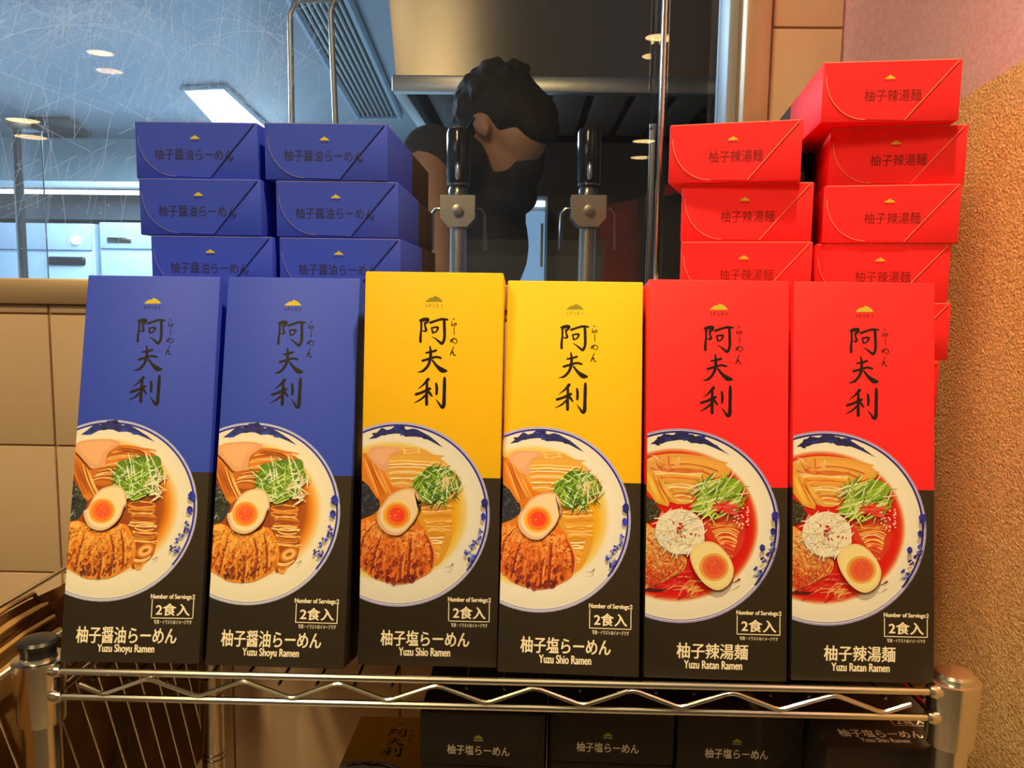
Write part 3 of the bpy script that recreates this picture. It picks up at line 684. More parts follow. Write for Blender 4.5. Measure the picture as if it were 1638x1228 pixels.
# window: stainless sill, jamb, panes
q = MB(); q.box((-2.6, .412, .2455), (.56, .53, .2755), M['sill_steel'], .002); structure(q.build('trim_sill'))
q = MB(); q.box((.5645, .405, .245), (.5925, .53, 1.6), M['sill_steel'], .002); q.box((.553, .44, .275), (.5645, .50, 1.6), M['pale_steel'], .001); structure(q.build('trim_jamb'))
def glass(name, refl, haze):
    m = bpy.data.materials.new(name); m.use_nodes = True; nt = m.node_tree; nt.nodes.clear()
    o = nt.nodes.new('ShaderNodeOutputMaterial'); t = nt.nodes.new('ShaderNodeBsdfTransparent'); g = nt.nodes.new('ShaderNodeBsdfGlossy')
    g.inputs['Roughness'].default_value = 0.0; mx = nt.nodes.new('ShaderNodeMixShader'); f = nt.nodes.new('ShaderNodeFresnel'); f.inputs[0].default_value = refl
    nt.links.new(f.outputs[0], mx.inputs[0]); nt.links.new(t.outputs[0], mx.inputs[1]); nt.links.new(g.outputs[0], mx.inputs[2])
    tr_ = nt.nodes.new('ShaderNodeBsdfTranslucent'); tr_.inputs[0].default_value = (.9, .95, 1, 1); m2 = nt.nodes.new('ShaderNodeMixShader')
    tc = nt.nodes.new('ShaderNodeTexCoord'); n = nt.nodes.new('ShaderNodeTexNoise'); n.inputs['Scale'].default_value = 6; n.inputs['Detail'].default_value = 8
    mr = nt.nodes.new('ShaderNodeMapRange'); mr.inputs[1].default_value = .35; mr.inputs[2].default_value = .75; mr.inputs[3].default_value = haze*.3; mr.inputs[4].default_value = haze
    sx = nt.nodes.new('ShaderNodeSeparateXYZ'); gx = nt.nodes.new('ShaderNodeMapRange'); gx.inputs[1].default_value = .30; gx.inputs[2].default_value = -.10; gx.inputs[3].default_value = .12; gx.inputs[4].default_value = 1
    mu = nt.nodes.new('ShaderNodeMath'); mu.operation = 'MULTIPLY'
    nt.links.new(tc.outputs['Object'], sx.inputs[0]); nt.links.new(sx.outputs[0], gx.inputs[0])
    nt.links.new(tc.outputs['Object'], n.inputs[0]); nt.links.new(n.outputs['Fac'], mr.inputs[0]); nt.links.new(mr.outputs[0], mu.inputs[0]); nt.links.new(gx.outputs[0], mu.inputs[1]); nt.links.new(mu.outputs[0], m2.inputs[0])
    nt.links.new(mx.outputs[0], m2.inputs[1]); nt.links.new(tr_.outputs[0], m2.inputs[2]); nt.links.new(m2.outputs[0], o.inputs[0]); return m
M['glass'] = glass('glass', 1.5, .03)
q = MB(); q.box((-2.6, YG, .2755), (.487, YG+.005, 1.6), M['glass']); w1 = structure(q.build('window_1'))
q = MB(); q.box((.470, YG+.03, .2755), (.553, YG+.035, 1.6), M['glass']); structure(q.build('window_2'))

# ------------------------------------------------------------------ wire rack
SH = 0.0; RIM = -.0028
def rim_pts(z, x0=-.007, x1=.618, y0=-.0045, y1=.325): return [(x0, y0, z), (x1, y0, z)], [(x0, y1, z), (x1, y1, z)], [(x0, y0, z), (x0, y1, z)], [(x1, y0, z), (x1, y1, z)]
rack = empty('wire_rack', (.305, .16, FLOOR), label='chrome wire shelving rack standing before the tiled wall', cat='shelf rack')
def rk(q, name, parent=None):
    o = q.build(name); o.parent = parent or rack
    if not parent: o.matrix_parent_inverse = Matrix.Translation(-Vector(rack.location))
    return o
def shelf(z, name):
    q = MB()
    for zz in (z-.0035, z-.0225):
        for a, b in rim_pts(zz): q.tube([a, b], .0026, M['chrome'], 10)
    for i in range(24):
        x = -.005+i*.0267; q.tube([(x, -.004, z-.0097), (x, .325, z-.0097)], .0012, M['chrome_dark'], 6)
    for y in (.10, .22): q.tube([(-.018, y, z-.0130), (.627, y, z-.0130)], .0022, M['chrome_dark'], 8)
    s = rk(q, 'wire_shelf')
    for y in (-.0045, .325):
        q = MB(); PX = [128, 165, 240, 320, 395, 473, 548, 627, 706, 785, 862, 940, 1018, 1095, 1175, 1252, 1336, 1415, 1457]
        XS = [(p_-102)/2265+.001 for p_ in PX]
        P = [(x, y-.001, z-(.0195 if i % 2 else .0068)) for i, x in enumerate(XS)]
        P[0] = (XS[0], y-.001, z-.0125); P[-1] = (XS[-1], y-.001, z-.0125)
        Q = []
        for i, pnt in enumerate(P):
            if 0 < i < len(P)-1:
                a, b, c = Vector(P[i-1]), Vector(pnt), Vector(P[i+1])
                Q += [b+(a-b)*.12, b+(a-b)*.03+(c-b)*.03, b+(c-b)*.12]
            else: Q.append(Vector(pnt))
        q.tube(Q, .0017, M['chrome'], 8); zz = q.build('zigzag_wire', s)
    return s
shelf(SH, 'wire_shelf'); shelf(-.2838, 'wire_shelf'); shelf(-.72, 'wire_shelf')
for (x, y, top) in ((-.0215, .004, .013), (.6325, .004, .004), (-.0245, .325, .013), (.6325, .325, .004)):
    q = MB(); q.lathe([(.0125, FLOOR+.02), (.0125, top-.008)], (x, y, 0), M['chrome'], 28)
    for k in range(10):
        for dz in (0, .006): q.lathe([(.0125, -.105-k*.0762-dz), (.0129, -.1055-k*.0762-dz), (.0129, -.1068-k*.0762-dz), (.0125, -.1073-k*.0762-dz)], (x, y, 0), M['chrome_dark'], 28)
    ps = rk(q, 'post')
    q = MB(); q.lathe([(.0118, top-.008), (.0122, top-.002), (.0135, top-.001), (.0137, top+.0015), (.012, top+.0035), (.006, top+.0045)], (x, y, 0), M['black_plastic'] if x < 0 else M['chrome'], 28); q.build('post_cap', ps)
    q = MB(); q.lathe([(.0158, -.045), (.0162, -.043), (.0176, -.002), (.0180, .002), (.0168, .0025)], (x, y, 0), M['chrome'], 32)
    for zz in (-.0035, -.0225):
        sx = 1 if x < 0 else -1
        q.lathe([(.001, -.006), (.004, -.004), (.0048, 0), (.004, .004), (.001, .006)], (x+sx*.0165, -.0045 if y < .1 else .325, zz), M['chrome'], 14, 'X')
    q.build('sleeve', ps)
    q = MB(); q.lathe([(.016, FLOOR), (.016, FLOOR+.006), (.006, FLOOR+.012), (.006, FLOOR+.03)], (x, y, 0), M['chrome_dark'], 18); q.build('foot', ps)

# ------------------------------------------------------------------ standing boxes
FB = [('blue', -.0033, -.002, 13.2, 1.0), ('blue', .1012, -.001, 12.8, -1.0), ('yellow', .2097, .0045, 7.4, -.2), ('yellow', .3100, -.0005, 12.5, -2.2), ('red', .4134, -.0013, 8.85, -1.0), ('red', .5173, .0004, 8.4, -.3)]
FL = ['blue noodle box standing at the left end of the front row, beside the black-capped post', 'blue noodle box standing in the front row right next to the tall yellow one',
      'yellow noodle box standing beside the blue ones, its top edge highest of the row', 'yellow noodle box standing in the front row touching the red ones',
      'red noodle box standing in the front row right next to a yellow one', 'red noodle box standing at the right end of the front row, beside the stucco wall']
for (v, x, y, l, yw), lb, dz in zip(FB, FL, (0, 0, .0045, 0, .0015, .0015)):
    front_box(v, (x, y, BD*math.sin(R(l))-.0083+dz), (R(-l), 0, R(yw)), lb, 'noodle boxes standing in the front row')

# ------------------------------------------------------------------ stacks behind them
ST = .0456
def stack(v, n, place, hidden, lab, group):
    for i in range(n):
        x, y, yw = place(i)
        lying_box(v, 'top', (x, y, -.0083+i*ST), R(yw), lab(i), group, plain=hidden(i))
vis = {'BL': {8: (.0064, .1240, .2), 7: (.0101, .1193, -.5), 6: (.0185, .1190, .1)}, 'BR': {8: (.1120, .1240, .3), 7: (.1205, .1240, 1.2), 6: (.1225, .1240, .8)},
       'RL': {8: (.4378, .1188, -17), 7: (.4495, .1210, -14.5), 6: (.4492, .1150, -14)}, 'RR': {9: (.5518, .1060, -7.9), 8: (.5668, .1260, -13.0), 7: (.5621, .1195, -13), 6: (.5590, .1228, -13.0), 5: (.5605, .1150, -9), 4: (.5535, .1100, -7)}}
def mk(key, bx, by): return lambda i: vis[key].get(i, (bx+random.uniform(-.003, .003), by+random.uniform(0, .003), random.uniform(-1, 1)))
def lab(colour, n, side, low):
    def f(i):
        if i == n-1: return f'topmost {colour} noodle carton of the {side}'
        if i >= low: return f'{colour} carton lying in the {side}, {ORD[n-1-i]} from its top'
        return f'{colour} carton hidden in the {side}, {ORD[i]} from the shelf'
    return f
stack('blue', 9, mk('BL', .008, .116), lambda i: i < 5, lab('blue', 9, 'leftmost blue stack', 6), 'blue cartons in the leftmost stack')
stack('blue', 9, mk('BR', .112, .116), lambda i: i < 5, lab('blue', 9, 'second blue stack', 6), 'blue cartons in the second stack')
stack('red', 9, mk('RL', .430, .094), lambda i: i < 5, lab('red', 9, 'shorter red stack beside the window glass', 6), 'red cartons in the shorter stack')
stack('red', 10, mk('RR', .549, .094), lambda i: i < 4, lab('red', 10, 'taller red stack beside the stucco wall', 4), 'red cartons in the taller stack')
stack('yellow', 3, lambda i: (.2125, .072, 0), lambda i: True, lambda i: f'yellow carton lying behind the tall yellow box, {ORD[i]} from the shelf', 'yellow cartons behind the standing yellow boxes')
stack('yellow', 3, lambda i: (.3155, .080, 0), lambda i: True, lambda i: f'yellow carton lying behind the yellow box next to red, {ORD[i]} from the shelf', 'yellow cartons behind the standing yellow boxes')
# lower shelf: black ends towards the viewer
LZ = -.2921
for ci, (x, y, yw, n, nm) in enumerate(((.2465, .0660, -2, 5, 'leftmost black-ended column'), (.3505, .0740, -1.5, 5, 'second black-ended column from the left'), (.4530, .0690, -.6, 5, 'third black-ended column from the left'), (.5555, .0280, 0, 5, 'column by the right post'))):
    for i in range(n):
        top = i == n-1
        lying_box('yellow', 'bottom', (x+(0 if top else random.uniform(-.001, .001)), y, LZ+i*ST), R(yw), f'{"topmost" if top else ORD[i]+" lowest"} carton of the {nm} on the lower shelf'.replace('lowest lowest', 'lowest'), 'black-ended cartons on the lower shelf', plain=i < n-2, face=(ci == 3 and top))
o = lying_box('yellow', 'bottom', (0, 0, 0), 0, 'yellow-faced carton lying tilted on the lower shelf, picture side up', 'black-ended cartons on the lower shelf', plain=True)
o.rotation_euler = (R(-5), 0, R(1.0)); o.location = at(577, 1145, .355) - o.rotation_euler.to_matrix() @ Vector((0, BH, BD))
for ch in _front['yellow'].children:
    if ch.name.split('.')[0] != 'carton':
        c = ch.copy(); COL.objects.link(c); c.parent = o; c.rotation_euler = (R(-90), 0, 0); c.location = (0, 0, BD)

# ------------------------------------------------------------------ kraft bags in the wire basket at the left
bk = empty('wire_basket', (-.036, .15, -.20), label='wire basket of leaning rods hung at the left side of the rack', cat='basket')
def bkp(q, n): o = q.build(n, bk); o.matrix_parent_inverse = Matrix.Translation(-Vector(bk.location)); return o
q = MB(); q.tube([(-.047, -.10, -.0075), (-.0465, .0, -.0100), (-.046, .39, -.0120)], .0024, M['chrome'], 8); 
q.tube([(-.047, -.10, -.0075), (-.128, -.10, -.0075), (-.128, .39, -.0120), (-.046, .39, -.0120)], .0024, M['chrome'], 8)
bkp(q, 'rim_wire')
q = MB(); q.tube([(-.045, .05, -.30), (-.128, .05, -.30), (-.128, .41, -.30), (-.045, .41, -.30), (-.045, .05, -.30)], .0024, M['chrome'], 8); bkp(q, 'base_wire')
for i in range(13):
    y = .012+i*.0305; 
    q = MB(); q.tube([(-.0455, y-.03, -.012), (-.045, min(.41, y+.077), -.30)], .0011, M['chrome'], 8); bkp(q, 'side_rod')
q = MB()
for i in range(9): q.tube([(-.128, .06+i*.042, -.30), (-.045, .06+i*.042, -.30)], .0011, M['chrome_dark'], 6)
bkp(q, 'base_grid')
for i in range(5):
    x = -.054-i*.0125; b = empty('paper_bag', (x, .06, -.2965), (0, R(-1.2), R(random.uniform(-1, 1))), label=['front kraft paper bag nearest the rack, black brush writing on its side', 'second kraft paper bag behind the rod basket, counted from the rack', 'middle kraft paper bag of the bundle in the rod basket', 'fourth kraft paper bag of the bundle, counted from the rack', 'kraft paper bag farthest from the rack in the rod basket'][i], cat='paper bag', group='kraft bags in the rod basket')
    t = bmesh.new(); H_ = .274+.004*(i % 3)+.002*i; y0 = -.16+.012*i; L = .475
    n = 10
    g = [[t.verts.new((.0016*math.sin(k*1.7+i)+.0012*math.sin(j*2.1+i*2), y0+L*k/n, H_*j/n+(.004*math.sin(k*1.3+i) if j == n else 0))) for j in range(n+1)] for k in range(n+1)]
    for k in range(n):
        for j in range(n): t.faces.new((g[k][j], g[k+1][j], g[k+1][j+1], g[k][j+1]))
    # two walls of folded paper with a real thickness
    bmesh.ops.solidify(t, geom=t.faces[:], thickness=.004)
    q = MB(); q.merge(t, M['kraft'], None, True); q.build('bag_body', b)
    q = MB(); q.tube([(-.002, y0+.10, H_-.02), (-.002, y0+.115, H_+.004), (-.002, y0+.16, H_+.006), (-.002, y0+.20, H_+.004), (-.002, y0+.215, H_-.02)], .0022, M['kraft'], 6); q.build('handle', b)
    if i == 0:
        F = Flat(400, -400); calligraphy(F, lc('ink_dark'))
        F.build('brush_lettering', lambda u, w, h: (.0042+h, .02+u*1.9, w*1.35-.145), b)

# ------------------------------------------------------------------ kitchen behind the glass
M['lamp_white'] = emit('lamp_white', (.80, .92, 1.0), 9); M['lamp_tube'] = emit('lamp_tube', (.85, .95, 1.0), 2.2); M['lamp_warm'] = emit('lamp_warm', (1.0, .66, .27), 16)
M['dark_steel'] = mat('dark_steel', (.13, .092, .066), .5, .1); M['grille'] = mat('grille', (.06, .06, .07), .5, .3); M['pale_metal'] = mat('pale_metal', (.36, .47, .58), .4, .1)
M['hood_steel'] = mat('hood_steel', (.34, .285, .23), .26, .72); M['skin'] = mat('skin', (.52, .26, .14), .5); M['hair'] = mat('hair', (.030, .021, .015), .8, bump=(160, .5, .003)); M['shirt'] = mat('shirt', (.022, .018, .020), .8)
_hn = M['hood_steel'].node_tree; _tg = _hn.nodes.new('ShaderNodeTangent'); _tg.direction_type = 'RADIAL'; _tg.axis = 'Z'
_hp = _hn.nodes['Principled BSDF']; _hp.inputs['Anisotropic'].default_value = .95; _hp.inputs['Anisotropic Rotation'].default_value = .25; _hn.links.new(_tg.outputs[0], _hp.inputs['Tangent'])
M['clear'] = glass('clear', 1.45, .12); M['smoke'] = mat('smoke', (.02, .018, .016), .12, spec=.6)
# ceiling lamp panel and vents
def ceil_panel(name, pts, th, m, label, cat, Z=1.55):
    o = empty(name, sum((atz(x, y, Z) for x, y in pts), Vector())/4, label=label, cat=cat)
    P = [atz(x, y, Z)-Vector(o.location) for x, y in pts]
    return o, P
o, P = ceil_panel('ceiling_lamp', [(292, 137), (358, 134), (455, 225), (372, 226)], .02, None, 'bright white ceiling lamp panel in the kitchen above the blue stacks', 'ceiling lamp')
q = MB(); q.prism([(p.x, p.y) for p in P], 'Z', -.03, 0, M['lamp_white']); q.build('diffuser', o)
q = MB()
for a, b in zip(P, P[1:]+P[:1]): q.tube([(a.x, a.y, -.015), (b.x, b.y, -.015)], .02, M['pale_metal'], 6)
q.build('frame', o)
o, P = ceil_panel('ceiling_vent', [(452, -30), (548, -30), (640, 182), (572, 182)], .03, None, 'dark slatted exhaust grille in the kitchen ceiling beside the hood', 'vent')
q = MB(); q.prism([(p.x, p.y) for p in P], 'Z', -.012, 0, M['grille']); q.build('backing', o)
q = MB()
for a, b in zip(P, P[1:]+P[:1]): q.tube([(a.x, a.y, -.02), (b.x, b.y, -.02)], .022, M['pale_metal'], 6)
q.build('frame', o)
for k in range(9):
    t = (k+.5)/9; a = P[0].lerp(P[1], t); b = P[3].lerp(P[2], t)
    q = MB(); q.tube([(a.x, a.y, -.022), (b.x, b.y, -.022)], .009, M['chrome_dark'], 6); q.build('slat', o)
o, P = ceil_panel('ceiling_vent', [(48, 187), (110, 187), (142, 214), (60, 214)], .03, None, 'small dark air vent in the kitchen ceiling at the far left', 'vent')
q = MB(); q.prism([(p.x, p.y) for p in P], 'Z', -.02, 0, M['grille']); q.build('grille', o)
q = MB()
for a, b in zip(P, P[1:]+P[:1]): q.tube([(a.x, a.y, -.02), (b.x, b.y, -.02)], .018, M['dark_steel'], 6)
q.build('frame', o)
# hood: sloped canopy with a lip, dark interior
Yh = 2.0; a = at(632, 122, Yh); b = at(1090, 150, Yh); xl, xr, zl, zt = a.x, 1.10, b.z, a.z
hood = empty('range_hood', ((xl+xr)/2, Yh+.5, zl), label='large brown-lit stainless extraction hood above the person', cat='hood')
def hp(q, n): o = q.build(n, hood); o.matrix_parent_inverse = Matrix.Translation(-Vector(hood.location)); return o
q = MB(); t = bmesh.new()
V = [t.verts.new(p) for p in ((xl, Yh+.02, zt), (xr, Yh+.02, zt), (xr, Yh+1.1, zt), (xl, Yh+1.1, zt), (xl-.06, Yh+.02, 1.55), (xr, Yh+.02, 1.55), (xr, Yh+1.1, 1.55), (xl-.06, Yh+1.1, 1.55))]
for f in ((0, 1, 5, 4), (1, 2, 6, 5), (2, 3, 7, 6), (3, 0, 4, 7), (4, 5, 6, 7)): t.faces.new([V[i] for i in f])
q.merge(t, M['hood_steel']); hp(q, 'canopy')
q = MB(); q.box((xl-.01, Yh, zl), (xr, Yh+.04, zt+.005), M['steel'], .004); q.box((xl-.01, Yh+.04, zl), (xl+.03, Yh+1.1, zt+.005), M['steel'], .004); hp(q, 'lip')
q = MB()
for i in range(7): q.box((xl+.06+i*.14, Yh+.1, zt+.01), (xl+.17+i*.14, Yh+1.0, zt+.03), M['dark_steel'], .004)
hp(q, 'filter')
q = MB(); q.box((xl+.05, 3.1, FLOOR), (1.1, 3.18, zt+.1), M['dark_steel']); structure(q.build('wall_kitchen_partition'))
# bright glass door cooler
a = at(833, 325, 2.8); b = at(870, 440, 2.8)
fr = empty('glass_door_cooler', ((a.x+b.x)/2, 2.9, FLOOR), label='narrow bright glass-door cooler glowing blue behind the person', cat='cooler')
def fp(q, n): o = q.build(n, fr); o.matrix_parent_inverse = Matrix.Translation(-Vector(fr.location)); return o
M['cool_glow'] = emit('cool_glow', (.22, .42, .68), .85)
q = MB(); q.box((a.x-.012, 2.8, FLOOR), (b.x+.012, 3.09, a.z+.03), M['pale_metal'], .006); fp(q, 'cabinet')
q = MB(); q.box((a.x, 2.793, FLOOR+.1), (b.x, 2.801, a.z-.03), M['cool_glow'], .002); fp(q, 'lit_door')
q = MB(); q.box((a.x, 2.79, a.z-.012), (b.x, 2.801, a.z+.01), M['lamp_tube'], .002); fp(q, 'lamp_strip')
q = MB(); q.tube([(b.x-.012, 2.775, a.z-.25), (b.x-.012, 2.775, a.z-.08)], .006, M['chrome'], 8); fp(q, 'handle')
# counters at the far left: drawer cabinets with a tube lamp over them
Yd = 5.6
def cabinet(x0, x1, y0, y1, label, knob, plate, handle):
    a, b = at(x0, y0, Yd), at(x1, y1, Yd); t = empty('drawer_cabinet', ((a.x+b.x)/2, Yd+.3, FLOOR), label=label, cat='cabinet', group='pale cabinets at the far left of the kitchen')
    P_ = Matrix.Translation(-Vector(t.location))
    def bl(q, n, par=None): o = q.build(n, par or t); o.matrix_parent_inverse = P_ if par is None else Matrix(); return o
    q = MB(); q.box((a.x, Yd, FLOOR), (b.x, Yd+.6, a.z), M['pale_metal'], .01); bl(q, 'body')
    zm = a.z+(b.z-a.z)*.55
    q = MB(); q.box((a.x+.012, Yd-.02, zm+.012), (b.x-.012, Yd+.005, a.z-.01), M['pale_metal'], .008); bl(q, 'drawer_front')
    q = MB(); q.box((a.x+.012, Yd-.02, b.z-.2), (b.x-.012, Yd+.005, zm-.012), M['pale_metal'], .008); bl(q, 'drawer_front')
    if knob: p = at(*knob, Yd-.02); q = MB(); q.lathe([(.02, -.02), (.034, -.015), (.034, 0), (.02, .004)], (p.x, Yd-.02, p.z), M['lamp_tube'], 20, 'Y'); bl(q, 'dial')
    if plate: p = at(*plate, Yd-.02); q = MB(); q.box((p.x-.09, Yd-.028, p.z-.02), (p.x+.09, Yd-.018, p.z+.02), M['chrome_dark'], .004); bl(q, 'name_plate')
    if handle: p = at(*handle, Yd-.02); q = MB(); q.box((p.x-.14, Yd-.045, p.z-.03), (p.x+.14, Yd-.015, p.z+.03), M['black_plastic'], .015, 3); bl(q, 'handle')
cabinet(-60, 153, 355, 440, 'pale blue-lit cabinet with a round dial at the far left of the kitchen', (122, 384), None, (108, 417))
cabinet(158, 420, 355, 440, 'pale blue-lit cabinet with a dark name plate beside the blue stack', None, (191, 384), None)
a = at(-60, 304, Yd); b = at(420, 316, Yd)
q = MB(); q.box((a.x, Yd-.12, b.z), (b.x, Yd-.06, a.z), M['lamp_tube'], .01); tl = q.build('tube_lamp'); tag(tl, 'long white tube lamp glowing above the pale cabinets', 'lamp')
a = at(-60, 300, Yd); b = at(420, 354, Yd)
wc = empty('wall_shelf', ((a.x+b.x)/2, Yd+.2, b.z), label='dark shelf unit under the long tube lamp', cat='shelf')
q = MB(); q.box((a.x, Yd-.14, a.z), (b.x, Yd+.5, a.z+.04), M['pale_metal'], .004); o = q.build('top_board', wc); o.matrix_parent_inverse = Matrix.Translation(-Vector(wc.location))
M['blue_dim'] = mat('blue_dim', (.035, .045, .055), .5)
q = MB(); q.box((a.x, Yd+.02, b.z), (b.x, Yd+.5, a.z), M['blue_dim']); o = q.build('back_panel', wc); o.matrix_parent_inverse = Matrix.Translation(-Vector(wc.location))
# counter right behind the glass with its taps and rods
q = MB(); q.box((-1.6, .56, FLOOR), (1.05, .90, .20), M['steel'], .004); ct = q.build('kitchen_counter'); tag(ct, 'stainless kitchen counter standing behind the window sill', 'counter')
def beer_tap(cx, Y, label):
    s = (Y+.5607)/1326.5; base = at(cx, 440, Y); z = lambda py: at(cx, py, Y).z
    t = empty('beer_tap', (base.x, Y, .20), label=label, cat='tap', group='taps behind the glass')
    Z = lambda py: z(py)-.20
    q = MB(); q.lathe([(.022, 0), (.024, .006), (14*s, .012), (13*s, Z(366)), (17*s, Z(364)), (17*s, Z(358))], (0, 0, 0), M['steel_brush'], 28); q.build('column', t)
    q = MB(); w = 27*s; hh = [Z(364), Z(350), Z(314)]
    q.prism([(-w*.55, hh[0]), (w*.55, hh[0]), (w, hh[1]), (w, hh[2]), (-w, hh[2]), (-w, hh[1])], 'Y', -w*.8, w*.8, M['steel_brush']); q.build('faucet_block', t)
    q = MB(); q.lathe([(16*s, Z(314)), (16*s, Z(304)), (13*s, Z(298)), (18*s, Z(297)), (18*s, Z(294))], (0, 0, 0), M['chrome_dark'], 24); q.build('collar', t)
    q = MB(); q.lathe([(17*s, Z(296)), (19*s, Z(290)), (19*s, Z(214)), (17*s, Z(207)), (10*s, Z(204))], (0, 0, 0), M['smoke'], 28); hd = q.build('lever_handle', t)
    q = MB(); q.lathe([(2.5*s, Z(290)), (4*s, Z(284)), (4*s, Z(268)), (1.5*s, Z(262))], (0, -19.5*s, 0), M['chrome'], 12); q.build('screw', hd)
    for sx in (-1, 1):
        q = MB(); q.tube([(sx*w, 0, Z(334)), (sx*(w+8*s), 0, Z(334)), (sx*(w+14*s), 0, Z(342)), (sx*(w+15*s), 0, Z(400))], 3.2*s, M['chrome_dark'], 10); q.build('spout', t)
    q = MB(); q.lathe([(1, .0)] and [(4*s, -10*s), (8*s, -9*s), (8*s, 0), (3*s, 1*s)], (0, -w*.8, Z(338)), M['steel_brush'], 16, 'Y'); q.build('valve', t)
beer_tap(733, .78, 'black-handled tap column behind the glass in front of the person')
beer_tap(938, .75, 'black-handled tap column behind the glass right of the person')
def rods():
    Y = .70; t = empty('rod_rack', (at(498, 200, Y).x, Y, .20), label='bent steel rod rack rising behind the second blue stack', cat='rod rack')
    inv = Matrix.Translation(-Vector(t.location))
    for a, b, c in (((467, 200), (464, 24), (482, -4)), ((537, 200), (529, 20), (541, -8))):
        A, B, Cc = at(*a, Y), at(*b, Y), at(*c, Y)
        q = MB(); q.tube([(A.x, Y, .20), A, B, B.lerp(Cc, .35)+Vector((0, 0, .004)), Cc, (Cc.x, Y, 1.55)], .0042, M['steel'], 10); o = q.build('rod', t); o.matrix_parent_inverse = inv
    q = MB(); q.tube([at(478, 2, Y), at(545, 0, Y)], .0035, M['steel'], 8); o = q.build('cross_bar', t); o.matrix_parent_inverse = inv
rods()
def post(px, w, Y, y0, m, label, name='steel_post'):
    A = at(px, y0, Y); t = empty(name, (A.x, Y, .20), label=label, cat='post')
    r = w/2*(Y+.56)/1326.5
    q = MB(); q.box((-r, -r, 0), (r, r, A.z-.20), m, r*.3, 3); q.build('shaft', t)
    q = MB(); q.box((-r*1.5, -r*1.5, 0), (r*1.5, r*1.5, .004), M['chrome_dark'], .001); q.build('base_plate', t)
    q = MB(); q.box((-r*1.12, -r*1.12, A.z-.203), (r*1.12, r*1.12, A.z-.194), M['steel'], .001); q.build('cap', t)
post(1044, 9, .70, 205, M['steel_brush'], 'slim pale metal post behind the glass beside the shorter red stack')
post(42, 34, .66, 205, M['clear'], 'clear acrylic post behind the glass at the far left', 'acrylic_post')
q = MB(); q.box((.4785, YG-.004, .2755), (.4835, YG+.012, 1.6), M['chrome'], .001); structure(q.build('trim_mullion'))
q = MB(); q.box((-2.6, -.0025, .0), (.475, .0025, 1.29), M['glass']); o = structure(q.build('window_3')); o.location = (0, YG+.04, .278); o.rotation_euler = (R(-.55), 0, 0)
# scratches on the pane
M['scratch'] = bpy.data.materials.new('scratch'); M['scratch'].use_nodes = True; _n = M['scratch'].node_tree; _n.nodes.clear()
_o = _n.nodes.new('ShaderNodeOutputMaterial'); _t = _n.nodes.new('ShaderNodeBsdfTransparent'); _l = _n.nodes.new('ShaderNodeBsdfTranslucent'); _l.inputs[0].default_value = (.97, .98, 1, 1); _x = _n.nodes.new('ShaderNodeMixShader'); _x.inputs[0].default_value = .62
_n.links.new(_t.outputs[0], _x.inputs[1]); _n.links.new(_l.outputs[0], _x.inputs[2]); _n.links.new(_x.outputs[0], _o.inputs[0])
sc_ = Flat(9000, -9000)
def scr(P, w): sc_.ribbon([(x, y) for x, y in P], w, (1, 1, 1), 4)
rnd = random.Random(3)
def gp(px, py): v = at(px, py, YG); return (v.x*1000, v.z*1000)
for _ in range(330):
    x, y = rnd.uniform(-40, 470), rnd.uniform(-20, 330); a = R(rnd.choice([75, 78, 70, 82, 100, 30, 150])+rnd.uniform(-12, 12)); l = rnd.choice([18, 30, 60, 110]); b = rnd.uniform(-.15, .15)*l
    if x < 230 and y > 150 and rnd.random() < .5: continue
    scr([gp(x+l*math.cos(a), y-l*math.sin(a)), gp(x+b, y+b*.4), gp(x-l*math.cos(a), y+l*math.sin(a))], rnd.uniform(.2, .75))
for (cx, cy, r0, r1, a0, a1) in ((150, 60, 50, 42, 180, 330), (330, 130, 70, 60, 200, 340), (355, 105, 90, 75, 250, 380), (120, 110, 160, 70, 200, 330), (400, 110, 110, 60, 190, 300), (360, 60, 60, 120, 20, 110), (170, 10, 60, 30, 0, 180)):
    scr([gp(cx+r0*math.cos(R(a0+(a1-a0)*k/8)), cy+r1*math.sin(R(a0+(a1-a0)*k/8))) for k in range(9)], .9)
for _ in range(160):
    x, y = rnd.uniform(-30, 480), rnd.uniform(0, 440); p = gp(x, y); sc_.disc(p, (rnd.uniform(.35, 1.1),)*2, (1, 1, 1), 6)
for _ in range(150):
    x, y = rnd.gauss(120, 70), rnd.gauss(20, 30); a = R(rnd.uniform(0, 180)); l = rnd.uniform(10, 50); b = rnd.uniform(-8, 8)
    scr([gp(x+l*math.cos(a), y-l*math.sin(a)), gp(x+b, y+b), gp(x-l*math.cos(a), y+l*math.sin(a))], rnd.uniform(.15, .5))
for _ in range(220):
    x, y = rnd.gauss(390, 60), rnd.gauss(150, 50); a = R(rnd.uniform(0, 180)); l = rnd.uniform(4, 26)
    scr([gp(x+l*math.cos(a), y-l*math.sin(a)), gp(x-l*math.cos(a), y+l*math.sin(a))], rnd.uniform(.15, .5))
o = sc_.build('scratches', lambda u, w, h: (u, YG-.0002-h*.2, w), None, M['scratch']); o.parent = w1
